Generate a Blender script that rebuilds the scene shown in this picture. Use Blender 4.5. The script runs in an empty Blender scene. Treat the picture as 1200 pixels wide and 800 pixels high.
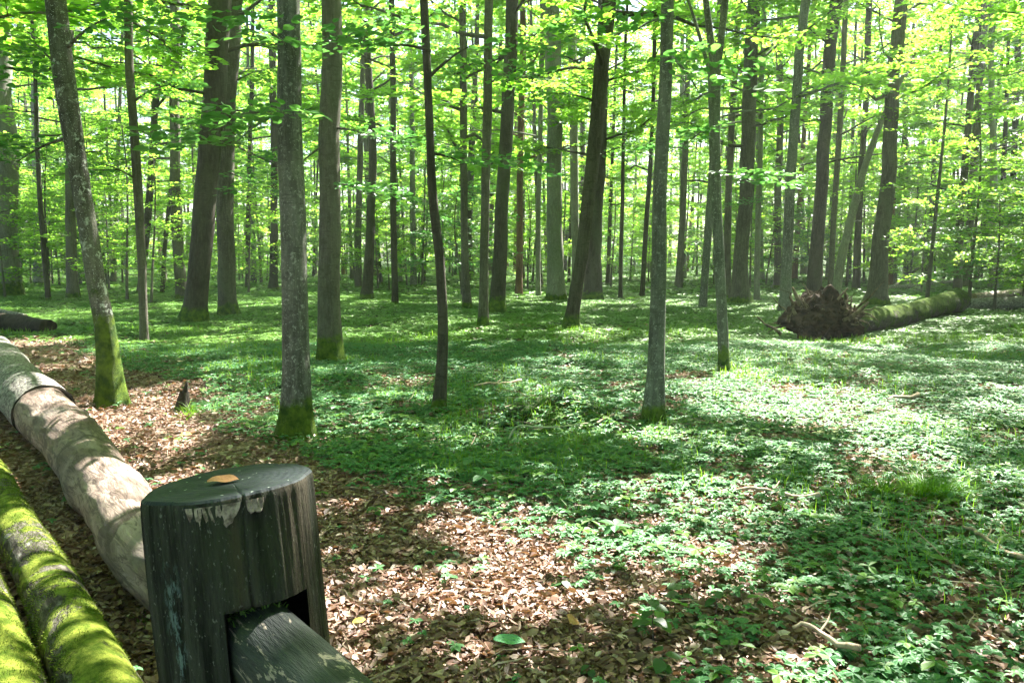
import bpy, bmesh, math
import numpy as np
from mathutils import Vector, Matrix, noise as mnoise

rng = np.random.default_rng(11)
sc = bpy.context.scene
col = sc.collection
R = math.radians
HAZE = .0009

# ------------------------------------------------------------------ camera
CAMH = 1.5
F = 930.0
HOR = 298.0
PITCH = math.atan((400 - HOR) / F)
cd = bpy.data.cameras.new('camera'); cam = bpy.data.objects.new('camera', cd); col.objects.link(cam)
cam.location = (0, 0, CAMH); cam.rotation_euler = (math.pi / 2 - PITCH, 0, 0)
cd.sensor_width = 36; cd.lens = F / 1200 * 36; cd.clip_start = 0.02; cd.clip_end = 2000
sc.camera = cam
FWD = np.array([0, math.cos(PITCH), -math.sin(PITCH)])
UP = np.array([0, math.sin(PITCH), math.cos(PITCH)])

def ray(px, py):
    return np.array([1.0, 0, 0]) * ((px - 600) / F) + UP * ((400 - py) / F) + FWD

def terrain(x, y):
    x = np.asarray(x, float); y = np.asarray(y, float)
    z = 0.035 * np.sin(x * 0.55 + 1.3) * np.sin(y * 0.48 + .4) + 0.02 * np.sin(x * 1.7 + y * .6) + 0.012 * np.sin(y * 2.3 - x * 1.1 + 2)
    far = np.clip((np.hypot(x, y) - 12) / 40, 0, 1)
    z = z + far * (0.22 * np.sin(x * .11 + .8) * np.sin(y * .13 + 1.1))
    z = z + 0.25 * np.exp(-(((x - .42) / .55) ** 2 + ((y - 7.25) / .38) ** 2))
    z = z * np.clip((y + 1) / 4, 0.25, 1)
    return z

def at(px, py, h=0.0):
    """a point on the ground (plus h) seen at a photo position"""
    d = ray(px, py); z = h
    for _ in range(6):
        t = (z - CAMH) / d[2]
        p = d * t
        z = float(terrain(p[0], p[1])) + h
    return np.array([p[0], p[1], z])

def atY(px, py, Y):
    d = ray(px, py); p = d * (Y / d[1]); return np.array([p[0], Y, p[2] + CAMH])

# ------------------------------------------------------------------ noise helpers
_tab = np.random.default_rng(5).random((256, 256))
def vnoise(x, y):
    x = np.asarray(x, float); y = np.asarray(y, float)
    xi = np.floor(x).astype(int); yi = np.floor(y).astype(int)
    fx = x - xi; fy = y - yi
    fx = fx * fx * (3 - 2 * fx); fy = fy * fy * (3 - 2 * fy)
    g = lambda a, b: _tab[a & 255, b & 255]
    return (g(xi, yi) * (1 - fx) + g(xi + 1, yi) * fx) * (1 - fy) + (g(xi, yi + 1) * (1 - fx) + g(xi + 1, yi + 1) * fx) * fy
def fnoise(x, y, o=3):
    s = 0; a = 1; t = 0
    for i in range(o):
        s = s + a * vnoise(x * 2 ** i + 17 * i, y * 2 ** i + 31 * i); t += a; a *= .55
    return s / t
def sstep(a, b, x):
    t = np.clip((x - a) / (b - a), 0, 1); return t * t * (3 - 2 * t)

# ------------------------------------------------------------------ mesh helpers
class Q:
    """collects quads"""
    def __init__(s): s.v = []; s.f = []; s.m = []; s.t = []; s.n = 0
    def add(s, v, f, mat=0, tint=None):
        v = np.asarray(v, float).reshape(-1, 3); f = np.asarray(f, int).reshape(-1, 4)
        s.v.append(v); s.f.append(f + s.n); s.m.append(np.full(len(f), mat)); s.n += len(v)
        s.t.append(np.full(len(v), .5) if tint is None else np.asarray(tint, float))
    def build(s, name, mats, parent=None, smooth=None):
        v = np.concatenate(s.v); f = np.concatenate(s.f); m = np.concatenate(s.m); t = np.concatenate(s.t)
        me = bpy.data.meshes.new(name)
        me.vertices.add(len(v)); me.vertices.foreach_set('co', v.ravel())
        me.loops.add(len(f) * 4); me.loops.foreach_set('vertex_index', f.ravel())
        me.polygons.add(len(f)); me.polygons.foreach_set('loop_start', np.arange(len(f)) * 4)
        me.polygons.foreach_set('loop_total', np.full(len(f), 4))
        me.polygons.foreach_set('material_index', m)
        sm = np.isin(m, smooth) if smooth is not None else np.zeros(len(f), bool)
        me.polygons.foreach_set('use_smooth', sm)
        a = me.attributes.new('tint', 'FLOAT', 'POINT'); a.data.foreach_set('value', t)
        for k in (mats if isinstance(mats, (list, tuple)) else [mats]): me.materials.append(k)
        me.update(calc_edges=True); me.validate()
        o = bpy.data.objects.new(name, me); col.objects.link(o)
        if parent: o.parent = parent
        return o

def tube(q, pts, rad, sides=8, mat=0, seed=0, rough=0.0, flare=0.0, tint=None, caps=False, moul=None, knots=()):
    pts = np.asarray(pts, float); rad = np.asarray(rad, float); n = len(pts)
    tg = np.gradient(pts, axis=0); tg /= np.linalg.norm(tg, axis=1)[:, None] + 1e-9
    up = np.array([0., 0, 1]) if abs(tg[0, 2]) < .9 else np.array([0, 1., 0])
    a = np.cross(up, tg); a /= np.linalg.norm(a, axis=1)[:, None] + 1e-9
    b = np.cross(tg, a)
    th = np.arange(sides) / sides * 2 * np.pi
    r = np.repeat(rad[:, None], sides, 1)
    s = np.concatenate([[0], np.cumsum(np.linalg.norm(np.diff(pts, axis=0), axis=1))])
    if rough:
        ns = fnoise(th[None, :] * 1.3 + seed * 3.1 + s[:, None] * .35, s[:, None] * 1.6 + seed * 7.7 + np.cos(th)[None, :] * .9)
        # closed around the ring
        ns2 = fnoise(np.cos(th)[None, :] * 1.4 + seed, np.sin(th)[None, :] * 1.4 + s[:, None] * 1.9 + seed * 2)
        r = r * (1 + rough * (ns2 - .5) * 2 + 0 * ns)
    if flare:
        k = 4 + seed % 3
        lob = .55 + .45 * np.cos(k * th + seed)[None, :] * (.6 + .4 * np.cos(th * 2 + seed))[None, :]
        r = r * (1 + flare * np.exp(-s / .16)[:, None] * lob + flare * .35 * np.exp(-s / .5)[:, None] * (.5 + .5 * lob))
    for (ks, kth, kr, kh) in knots:
        dth = (th - kth + np.pi) % (2 * np.pi) - np.pi
        r = r + kh * np.exp(-((s[:, None] - ks) / kr) ** 2 - (dth[None, :] * rad[:, None] / kr) ** 2)
    v = pts[:, None, :] + r[:, :, None] * (np.cos(th)[None, :, None] * a[:, None, :] + np.sin(th)[None, :, None] * b[:, None, :])
    i = np.arange(n - 1)[:, None] * sides; j = np.arange(sides)[None, :]; j2 = (j + 1) % sides
    f = np.stack([i + j, i + j2, i + sides + j2, i + sides + j], -1).reshape(-1, 4)
    q.add(v, f, mat, None if tint is None else np.full(n * sides, tint))
    if caps:   # end discs as three shrinking rings
        for e, d in ((0, 1), (n - 1, -1)):
            rings = [v[e], pts[e] + (v[e] - pts[e]) * .93 + tg[e] * 0.0 - tg[e] * d * .006, pts[e] + (v[e] - pts[e]) * .5 - tg[e] * d * .008, pts[e] + (v[e] - pts[e]) * .01 - tg[e] * d * .004]
            vv = np.concatenate(rings); i = np.arange(3)[:, None] * sides
            f = np.stack([i + j, i + sides + j, i + sides + j2, i + j2], -1).reshape(-1, 4)
            if d < 0: f = f[:, ::-1]
            q.add(vv, f, mat if caps is True else caps)

def catmull(P, n):
    """resample a polyline (rows may carry extra columns) smoothly to n points"""
    P = np.asarray(P, float)
    s = np.concatenate([[0], np.cumsum(np.linalg.norm(np.diff(P[:, :3], axis=0), axis=1))])
    t = np.linspace(0, s[-1], n); out = np.zeros((n, P.shape[1]))
    m = np.gradient(P, s, axis=0) if len(P) > 2 else np.repeat((P[1:] - P[:1]) / s[-1], 2, 0)
    k = np.clip(np.searchsorted(s, t, 'right') - 1, 0, len(P) - 2)
    h = (s[k + 1] - s[k])[:, None]; u = ((t - s[k]) / h[:, 0])[:, None]
    out = (2 * u**3 - 3 * u**2 + 1) * P[k] + (u**3 - 2 * u**2 + u) * h * m[k] + (-2 * u**3 + 3 * u**2) * P[k + 1] + (u**3 - u**2) * h * m[k + 1]
    return out

def tag(o, label=None, cat=None, group=None, kind=None):
    if label: o['label'] = label
    if cat: o['category'] = cat
    if group: o['group'] = group
    if kind: o['kind'] = kind
    return o
def empty(name, loc, label, cat, group=None):
    o = bpy.data.objects.new(name, None); o.location = [float(c) for c in loc]; col.objects.link(o)
    return tag(o, label, cat, group)

# ------------------------------------------------------------------ materials
def newmat(name):
    m = bpy.data.materials.new(name); m.use_nodes = True; m.node_tree.nodes.clear(); return m, m.node_tree
class N:
    def __init__(s, nt): s.t = nt
    def n(s, typ, ins=None, **kw):
        x = s.t.nodes.new(typ)
        for k, v in kw.items(): setattr(x, k, v)
        for k, v in (ins or {}).items():
            if hasattr(v, 'is_linked') or isinstance(v, bpy.types.NodeSocket): s.t.links.new(v, x.inputs[k])
            else: x.inputs[k].default_value = v
        return x
    def noise(s, vec, scale, detail=4, rough=.6, dist=0):
        return s.n('ShaderNodeTexNoise', {'Vector': vec, 'Scale': scale, 'Detail': detail, 'Roughness': rough, 'Distortion': dist}).outputs['Fac']
    def ramp(s, fac, a, b):
        return s.n('ShaderNodeMapRange', {'Value': fac, 'From Min': a, 'From Max': b}, interpolation_type='SMOOTHSTEP').outputs[0]
    def mix(s, f, a, b):
        x = s.t.nodes.new('ShaderNodeMix'); x.data_type = 'RGBA'
        for i, v in ((0, f), (6, a), (7, b)):
            if isinstance(v, bpy.types.NodeSocket): s.t.links.new(v, x.inputs[i])
            else: x.inputs[i].default_value = v if i == 0 else (*v, 1)
        return x.outputs[2]
    def math(s, op, a, b=0.0, c=None):
        d = {0: a, 1: b}
        if c is not None: d[2] = c
        return s.n('ShaderNodeMath', d, operation=op).outputs[0]
    def obj(s, scale=(1, 1, 1), rnd=True):
        tc = s.n('ShaderNodeTexCoord').outputs['Object']
        v = s.n('ShaderNodeMapping', {'Vector': tc, 'Scale': scale}).outputs[0]
        if rnd:
            r = s.n('ShaderNodeObjectInfo').outputs['Random']
            k = s.math('MULTIPLY', r, 37.0)
            cxyz = s.n('ShaderNodeCombineXYZ', {0: k, 1: k, 2: 0.0}).outputs[0]
            v = s.n('ShaderNodeVectorMath', {0: v, 1: cxyz}, operation='ADD').outputs[0]
        return v
    def bump(s, h, dist, strength=1.0, prev=None):
        d = {'Height': h, 'Distance': dist, 'Strength': strength}
        if prev: d['Normal'] = prev
        return s.n('ShaderNodeBump', d).outputs[0]
    def out(s, shader): s.n('ShaderNodeOutputMaterial', {'Surface': shader})
    def bsdf(s, colr, rough=.8, normal=None, spec=.3):
        d = {'Base Color': colr if isinstance(colr, bpy.types.NodeSocket) else (*colr, 1), 'Roughness': rough, 'Specular IOR Level': spec}
        if normal: d['Normal'] = normal
        return s.n('ShaderNodeBsdfPrincipled', d).outputs[0]

MOSS_A, MOSS_B = (.025, .06, .006), (.11, .17, .014)

def bark(name, base, dark, pale, groove=.3, lichen=.5, lsc=24):
    m, nt = newmat(name); n = N(nt)
    v1 = n.obj((1, 1, .35)); vv = n.obj((1, 1, .12)); vh = n.obj((.5, .5, 2.2)); vi = n.obj()
    big = n.noise(v1, 2.2, 5, .65)
    fine = n.noise(vv, 30, 5, .7)
    wr = n.noise(vh, 16, 3, .6)
    spots = n.noise(vi, lsc, 6, .7, .3)
    flecks = n.noise(vi, 75, 4, .7)
    c = n.mix(n.ramp(big, .35, .68), dark, base)
    c = n.mix(n.math('MULTIPLY', n.ramp(fine, .42, .62), .45), c, tuple(x * 1.35 for x in base))
    c = n.mix(n.math('MULTIPLY', n.ramp(wr, .55, .68), .6), c, dark)
    c = n.mix(n.math('MULTIPLY', n.ramp(n.noise(vi, 5, 6, .75, .4), .54, .62), .55), c, dark)
    c = n.mix(n.math('MULTIPLY', n.ramp(spots, .56, .64), lichen), c, pale)
    c = n.mix(n.math('MULTIPLY', n.ramp(flecks, .60, .66), lichen * .9), c, tuple(min(1, x * 1.4) for x in pale))
    # greenish algae in broad streaks
    alg = n.ramp(n.noise(v1, 1.1, 3, .6), .5, .72)
    c = n.mix(n.math('MULTIPLY', alg, .45), c, (.055, .075, .03))
    # moss climbing from the foot, its height is an object property
    mh = n.n('ShaderNodeAttribute', attribute_type='OBJECT', attribute_name='moss').outputs['Fac']
    z = n.n('ShaderNodeSeparateXYZ', {0: n.n('ShaderNodeTexCoord').outputs['Object']}).outputs[2]
    zz = n.math('DIVIDE', z, n.math('ADD', mh, .02))
    zn = n.math('ADD', zz, n.math('MULTIPLY', n.math('SUBTRACT', n.noise(vi, 5, 5, .7), .5), 1.7))
    mm = n.math('SUBTRACT', 1.0, n.ramp(zn, .75, 1.15))
    mc = n.mix(n.ramp(n.noise(vi, 9, 5, .7), .35, .65), MOSS_A, MOSS_B)
    c = n.mix(mm, c, mc)
    h = n.math('ADD', n.math('MULTIPLY', fine, groove), n.math('MULTIPLY', big, .4))
    b = n.bump(h, .03, .8)
    b = n.bump(n.math('MULTIPLY', n.noise(vi, 120, 3, .7), n.math('ADD', mm, .15)), .02, .8, b)
    n.out(n.bsdf(c, .85, b, .2)); return m

BARK = {
 'beech': bark('beech_bark', (.155, .155, .135), (.06, .06, .05), (.38, .39, .35), .35, .55),
 'dark':  bark('dark_bark', (.075, .066, .052), (.03, .024, .018), (.17, .16, .13), .6, .2),
 'pale':  bark('pale_bark', (.22, .215, .185), (.12, .115, .095), (.42, .43, .39), .3, .35),
 'birch': bark('lichen_bark', (.15, .14, .12), (.025, .022, .018), (.50, .52, .48), .5, .95, 10),
 'brown': bark('brown_bark', (.125, .112, .092), (.055, .048, .038), (.24, .23, .2), .5, .3),
 'pine':  bark('reddish_bark', (.2, .115, .075), (.085, .05, .035), (.3, .22, .17), .6, .3),
}

def leafmat(name, lo, hi, tlo, thi, trans=.5, gloss=.45, rough=.42):
    m, nt = newmat(name); n = N(nt)
    t = n.n('ShaderNodeAttribute', attribute_name='tint').outputs['Fac']
    rnd = n.n('ShaderNodeObjectInfo').outputs['Random']
    tt = n.math('ADD', n.math('MULTIPLY', t, .8), n.math('MULTIPLY', rnd, .2))
    c = n.mix(tt, lo, hi); tc = n.mix(tt, tlo, thi)
    p = n.bsdf(c, rough, None, gloss)
    tr = n.n('ShaderNodeBsdfTranslucent', {'Color': tc}).outputs[0]
    n.out(n.n('ShaderNodeMixShader', {0: trans, 1: p, 2: tr}).outputs[0]); return m

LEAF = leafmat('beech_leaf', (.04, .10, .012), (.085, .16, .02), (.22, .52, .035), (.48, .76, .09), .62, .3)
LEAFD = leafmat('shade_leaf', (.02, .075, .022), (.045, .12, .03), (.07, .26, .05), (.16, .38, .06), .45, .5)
HERB = leafmat('herb_leaf', (.04, .145, .06), (.10, .215, .075), (.06, .26, .07), (.2, .42, .08), .25, .32, .5)
HERBF = leafmat('floor_leaf', (.065, .15, .03), (.12, .215, .035), (.1, .28, .04), (.25, .45, .05), .25, .28, .5)
GRASSM = leafmat('grass_blade', (.06, .15, .015), (.11, .24, .02), (.2, .45, .03), (.35, .6, .04), .4, .3)

def simple(name, a, b, scale=8, rough=.85, stretch=(1, 1, 1), bumpd=.01, spec=.2, bs=None):
    m, nt = newmat(name); n = N(nt)
    v = n.obj(stretch); f = n.noise(v, scale, 5, .65)
    n.out(n.bsdf(n.mix(n.ramp(f, .35, .65), a, b), rough, n.bump(n.noise(v, bs or scale * 3, 5, .7), bumpd, .7), spec)); return m
TWIG = simple('twig_bark', (.06, .05, .04), (.15, .13, .1), 20)
STICK = simple('dead_stick', (.22, .15, .11), (.45, .35, .28), 18)

# litter leaves
LIT, nt = newmat('litter_leaf'); n = N(nt)
t = n.n('ShaderNodeAttribute', attribute_name='tint').outputs['Fac']
cr = n.n('ShaderNodeValToRGB', {0: t}); e = cr.color_ramp.elements
e[0].color = (.06, .032, .024, 1); e[1].color = (.52, .41, .345, 1)
for p_, c_ in ((.3, (.13, .068, .048, 1)), (.55, (.235, .14, .105, 1)), (.82, (.36, .25, .20, 1))):
    x = e.new(p_); x.color = c_
vv = n.obj(rnd=False)
cc = n.mix(n.math('MULTIPLY', n.ramp(n.noise(vv, 60, 3, .6), .5, .7), .4), cr.outputs[0], (.09, .055, .04))
p = n.bsdf(cc, .5, None, .4); tr = n.n('ShaderNodeBsdfTranslucent', {'Color': (.4, .2, .07, 1)}).outputs[0]
n.out(n.n('ShaderNodeMixShader', {0: .12, 1: p, 2: tr}).outputs[0])

# ------------------------------------------------------------------ litter / herb map on the ground
def pl(pts): return np.array([at(x, y)[:2] for x, y in pts])
LITP = pl([(-700, 398), (-200, 396), (30, 397), (130, 402), (160, 425), (240, 436), (285, 462), (300, 492), (330, 515), (360, 532), (410, 545), (460, 568),
           (520, 588), (600, 612), (650, 640), (730, 652), (830, 668), (872, 700), (868, 740), (900, 800), (1000, 1200), (200, 4000), (-900, 2000)])
LITB = [pl([(545, 578), (620, 566), (700, 575), (660, 600), (600, 610)]), pl([(700, 585), (800, 566), (900, 572), (900, 600), (760, 612)]),
        pl([(980, 560), (1060, 560), (1050, 590), (985, 588)]), pl([(1120, 530), (1200, 520), (1300, 545), (1140, 556)]), pl([(960, 488), (1060, 490), (1050, 503), (965, 499)]), pl([(735, 505), (800, 500), (810, 520), (745, 524)]),
        pl([(1150, 700), (1230, 690), (1260, 760), (1180, 750)]), pl([(880, 770), (960, 760), (980, 830), (900, 830)])]
def inpoly(P, x, y):
    ins = np.zeros(np.shape(x), bool); k = len(P)
    for i in range(k):
        x1, y1 = P[i]; x2, y2 = P[(i + 1) % k]
        c = ((y1 > y) != (y2 > y)) & (x < (x2 - x1) * (y - y1) / (y2 - y1 + 1e-12) + x1)
        ins ^= c
    return ins
def litter(x, y):
    """1 on dead-leaf ground, 0 on green ground, ragged in between"""
    x = np.asarray(x, float); y = np.asarray(y, float)
    acc = 0
    sc_ = .10 + .012 * np.clip(y, 0, 30)
    for dx, dy in ((0, 0), (2, 0), (-2, 0), (0, 2.5), (0, -2.5)):
        wx = x + (fnoise(x * 1.7, y * 1.7) - .5) * 1.1 + dx * sc_; wy = y + (fnoise(x * 1.7 + 40, y * 1.7 + 9) - .5) * 1.1 + dy * sc_
        k = inpoly(LITP, wx, wy)
        for b in LITB: k = k | inpoly(b, wx, wy)
        acc = acc + k
    gaps = sstep(.60, .70, fnoise(x * 1.3 + 70, y * 1.3 + 3, 3)) * (y < 12) * (y > 2) * (x > .2) * .8 + sstep(.64, .72, fnoise(x * 2.9 + 20, y * 2.9, 2)) * (y < 14) * .6
    return np.maximum(acc / 5.0, gaps)

# ------------------------------------------------------------------ sun and its openings in the canopy
SEL, SAZ = R(52), R(38)
L = np.array([math.sin(SAZ) * math.cos(SEL), math.cos(SAZ) * math.cos(SEL), math.sin(SEL)])
OPEN = []     # world ellipses on the ground: x, y, rx, ry, strength
def opening(px, py, rx, ry, s):
    c = at(px, py); d = c[1]
    ryw = abs(at(px, py - ry)[1] - at(px, py + ry)[1]) / 2
    OPEN.append((c[0], c[1], rx * d / F, ryw, s))
for o_ in [(925, 476, 140, 33, 1.05), (865, 440, 45, 10, .9), (1005, 500, 70, 12, .9), (745, 515, 50, 13, .8), (555, 508, 50, 11, .75), (820, 582, 120, 15, .95), (1080, 535, 130, 15, .75),
           (670, 655, 180, 25, .95), (845, 665, 50, 16, .9), (620, 608, 40, 9, .75), (500, 566, 30, 8, .6), (540, 720, 190, 38, .50), (935, 775, 60, 35, .75), (1180, 492, 50, 22, .6), (1180, 728, 30, 12, .8), 
           (80, 660, 120, 140, 1), (20, 560, 60, 60, 1), (60, 500, 70, 60, .95), (150, 405, 40, 7, .8), (40, 402, 60, 6, .7), (280, 398, 60, 6, .7), (235, 520, 50, 14, .45), (690, 388, 40, 5, .9), (460, 440, 90, 6, .35),
           (1090, 352, 100, 5, .9), (1160, 350, 60, 6, .9), (980, 408, 90, 5, .6), (640, 425, 200, 5, .35)] + [(x_, 352 + (x_ * 7) % 9, 60, 3.5, .65) for x_ in range(20, 1200, 85)]:
    opening(*o_)
def sunopen(P):
    """is the sun let through at the ground spot that a point P of the canopy would shade"""
    t = P[:, 2] / L[2]; gx = P[:, 0] - L[0] * t; gy = P[:, 1] - L[1] * t
    s = np.where(gy < 14, .07, .18)
    for (x, y, rx, ry, k) in OPEN:
        d = np.sqrt(((gx - x) / rx) ** 2 + ((gy - y) / ry) ** 2)
        s = np.maximum(s, k * (1 - sstep(.75, 1.25, d)))
    n_ = fnoise(gx * 2.1, gy * 2.1, 3)
    thr = .22 + .56 * s
    return n_ < thr

# ------------------------------------------------------------------ foliage
def spray_leaves(q, P, D, Nn, K, L0, size, mat, hexa=False, filt=None, rg=rng, narrow=.33, drop=.12):
    """sprays of K leaves: twig origins P, directions D, plane normals Nn"""
    S = len(P)
    if S == 0: return
    Sd = np.cross(Nn, D); Sd /= np.linalg.norm(Sd, axis=1)[:, None]
    u = (np.arange(K)[None, :] + rg.random((S, K))) / K
    side = np.where(np.arange(K)[None, :] % 2 == 0, 1, -1) * np.ones((S, 1))
    v = side * rg.random((S, K)) * .36 * np.sin(np.pi * np.clip(u, 0, 1) ** .8 * .93 + .1)
    w = -drop * u ** 2 + (rg.random((S, K)) - .5) * .06
    Ls = L0[:, None, None]
    c = P[:, None] + Ls * (u[..., None] * D[:, None] + v[..., None] * Sd[:, None]) ; c[..., 2] += (L0[:, None] * w)
    ang = side * (.6 + .7 * rg.random((S, K)))
    dr = np.cos(ang)[..., None] * D[:, None] + np.sin(ang)[..., None] * Sd[:, None]
    dr = dr + rg.normal(0, .16, (S, K, 3)); dr /= np.linalg.norm(dr, axis=2)[..., None]
    nn = Nn[:, None] + rg.normal(0, .34, (S, K, 3)); 
    sd = np.cross(nn, dr); sd /= np.linalg.norm(sd, axis=2)[..., None]
    nn = np.cross(dr, sd)
    sz = (size * (.7 + .6 * rg.random((S, K))))[..., None]
    c = c.reshape(-1, 3); dr = dr.reshape(-1, 3); sd = sd.reshape(-1, 3); nn = nn.reshape(-1, 3); sz = sz.reshape(-1, 1)
    tint = np.clip((.5 + rg.normal(0, .18, (S, 1)) + rg.normal(0, .15, (S, K))), 0, 1).reshape(-1)
    if filt is not None:
        k = filt(c); c, dr, sd, nn, sz, tint = c[k], dr[k], sd[k], nn[k], sz[k], tint[k]
    if len(c) == 0: return
    if hexa:
        pr = [(0, 0, 0), (narrow, .3, .07), (narrow * .85, .68, .06), (0, 1, -.06), (-narrow * .85, .68, .06), (-narrow, .3, .07)]
        fq = [(0, 1, 2, 3), (0, 3, 4, 5)]
    else:
        pr = [(0, 0, 0), (narrow, .45, .06), (0, 1, 0), (-narrow, .45, .06)]
        fq = [(0, 1, 2, 3)]
    M = len(c); k = len(pr)
    vs = np.stack([c + sz * (a * sd + b * dr + h * nn) for a, b, h in pr], 1)
    f = (np.arange(M)[:, None, None] * k + np.array(fq)[None]).reshape(-1, 4)
    q.add(vs, f, mat, np.repeat(tint, k))

def crown(trunkq, crownq, path, h0, h1, Rr, nl, spl, K, size, rg, filt=None, leafm=0, twigm=1, hexa=False, r0=.05, elev=(8, 45), low=1.0, spl_len=.9):
    """limbs into trunkq (mat 0), twigs and leaves into crownq"""
    zs = path[:, 2]
    Ps, Ds, Ns, Ls = [], [], [], []
    ga = rg.random() * 6.28
    for i in range(nl):
        t = (i + rg.random() * .7) / nl
        h = h0 + (h1 - h0) * t ** .85
        base = np.array([np.interp(h, zs, path[:, k]) for k in range(3)])
        ga += 2.4 + rg.normal(0, .4)
        el = R(elev[0] + (elev[1] - elev[0]) * t + rg.normal(0, 6))
        prof = low * (1 - t) + math.sin(math.pi * min(1, t * .8 + .2)) * t + .25
        Ln = Rr * min(1.15, prof) * (.7 + .5 * rg.random()) * (1 - .35 * t)
        d = np.array([math.cos(ga) * math.cos(el), math.sin(ga) * math.cos(el), math.sin(el)])
        m = 7; s = np.linspace(0, 1, m)
        pts = base + d * (s * Ln)[:, None]
        bend = rg.normal(0, .1, 3); bend[2] = rg.normal(.02, .08)
        pts = pts + bend * (s ** 2 * Ln)[:, None]; pts[1:-1] += rg.normal(0, .02 * Ln, (m - 2, 3))
        lr = r0 * (1 - .55 * t) * (.7 + .5 * rg.random())
        tube(trunkq, pts, lr * (1 - s * .85), 6)
        ns = max(3, int(spl * Ln / Rr + .5))
        st = np.sort(rg.uniform(.22, 1.0, ns)); st[-1] = 1
        pp = np.stack([np.interp(st, s, pts[:, k]) for k in range(3)], 1)
        sg = np.where(np.arange(ns) % 2 == 0, 1, -1)
        an = sg * (.35 + .8 * rg.random(ns)) * (1 - .6 * st)
        hd = math.atan2(d[1], d[0]) + an
        slope = rg.normal(.02, .16, ns) + .25 * t
        Dv = np.stack([np.cos(hd), np.sin(hd), slope], 1); Dv /= np.linalg.norm(Dv, axis=1)[:, None]
        Nv = np.array([[0, 0, 1.0]]) + rg.normal(0, .22, (ns, 3)); Nv -= (Nv * Dv).sum(1)[:, None] * Dv; Nv /= np.linalg.norm(Nv, axis=1)[:, None]
        Ps.append(pp); Ds.append(Dv); Ns.append(Nv); Ls.append(spl_len * (.7 + .6 * rg.random(ns)) * (1 - .2 * t))
    P, D, Nn, L0 = map(np.concatenate, (Ps, Ds, Ns, Ls))
    spray_leaves(crownq, P, D, Nn, K, L0, size, leafm, hexa, filt, rg)
    # twigs: thin three sided
    tp = P + D * (L0 * .95)[:, None]; tp[:, 2] -= .1 * L0
    if filt is not None:
        k = filt((P + tp) / 2); P, D, Nn, L0, tp = P[k], D[k], Nn[k], L0[k], tp[k]
    if len(P):
        Sd = np.cross(Nn, D); w = .009
        ring = lambda c, r: np.stack([c + Sd * r, c - Sd * r * .5 + Nn * r * .87, c - Sd * r * .5 - Nn * r * .87], 1)
        v = np.concatenate([ring(P, w), ring(tp, w * .3)], 1)
        f = np.array([(0, 1, 4, 3), (1, 2, 5, 4), (2, 0, 3, 5)])
        crownq.add(v, (np.arange(len(P))[:, None, None] * 6 + f[None]).reshape(-1, 4), twigm)

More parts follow.
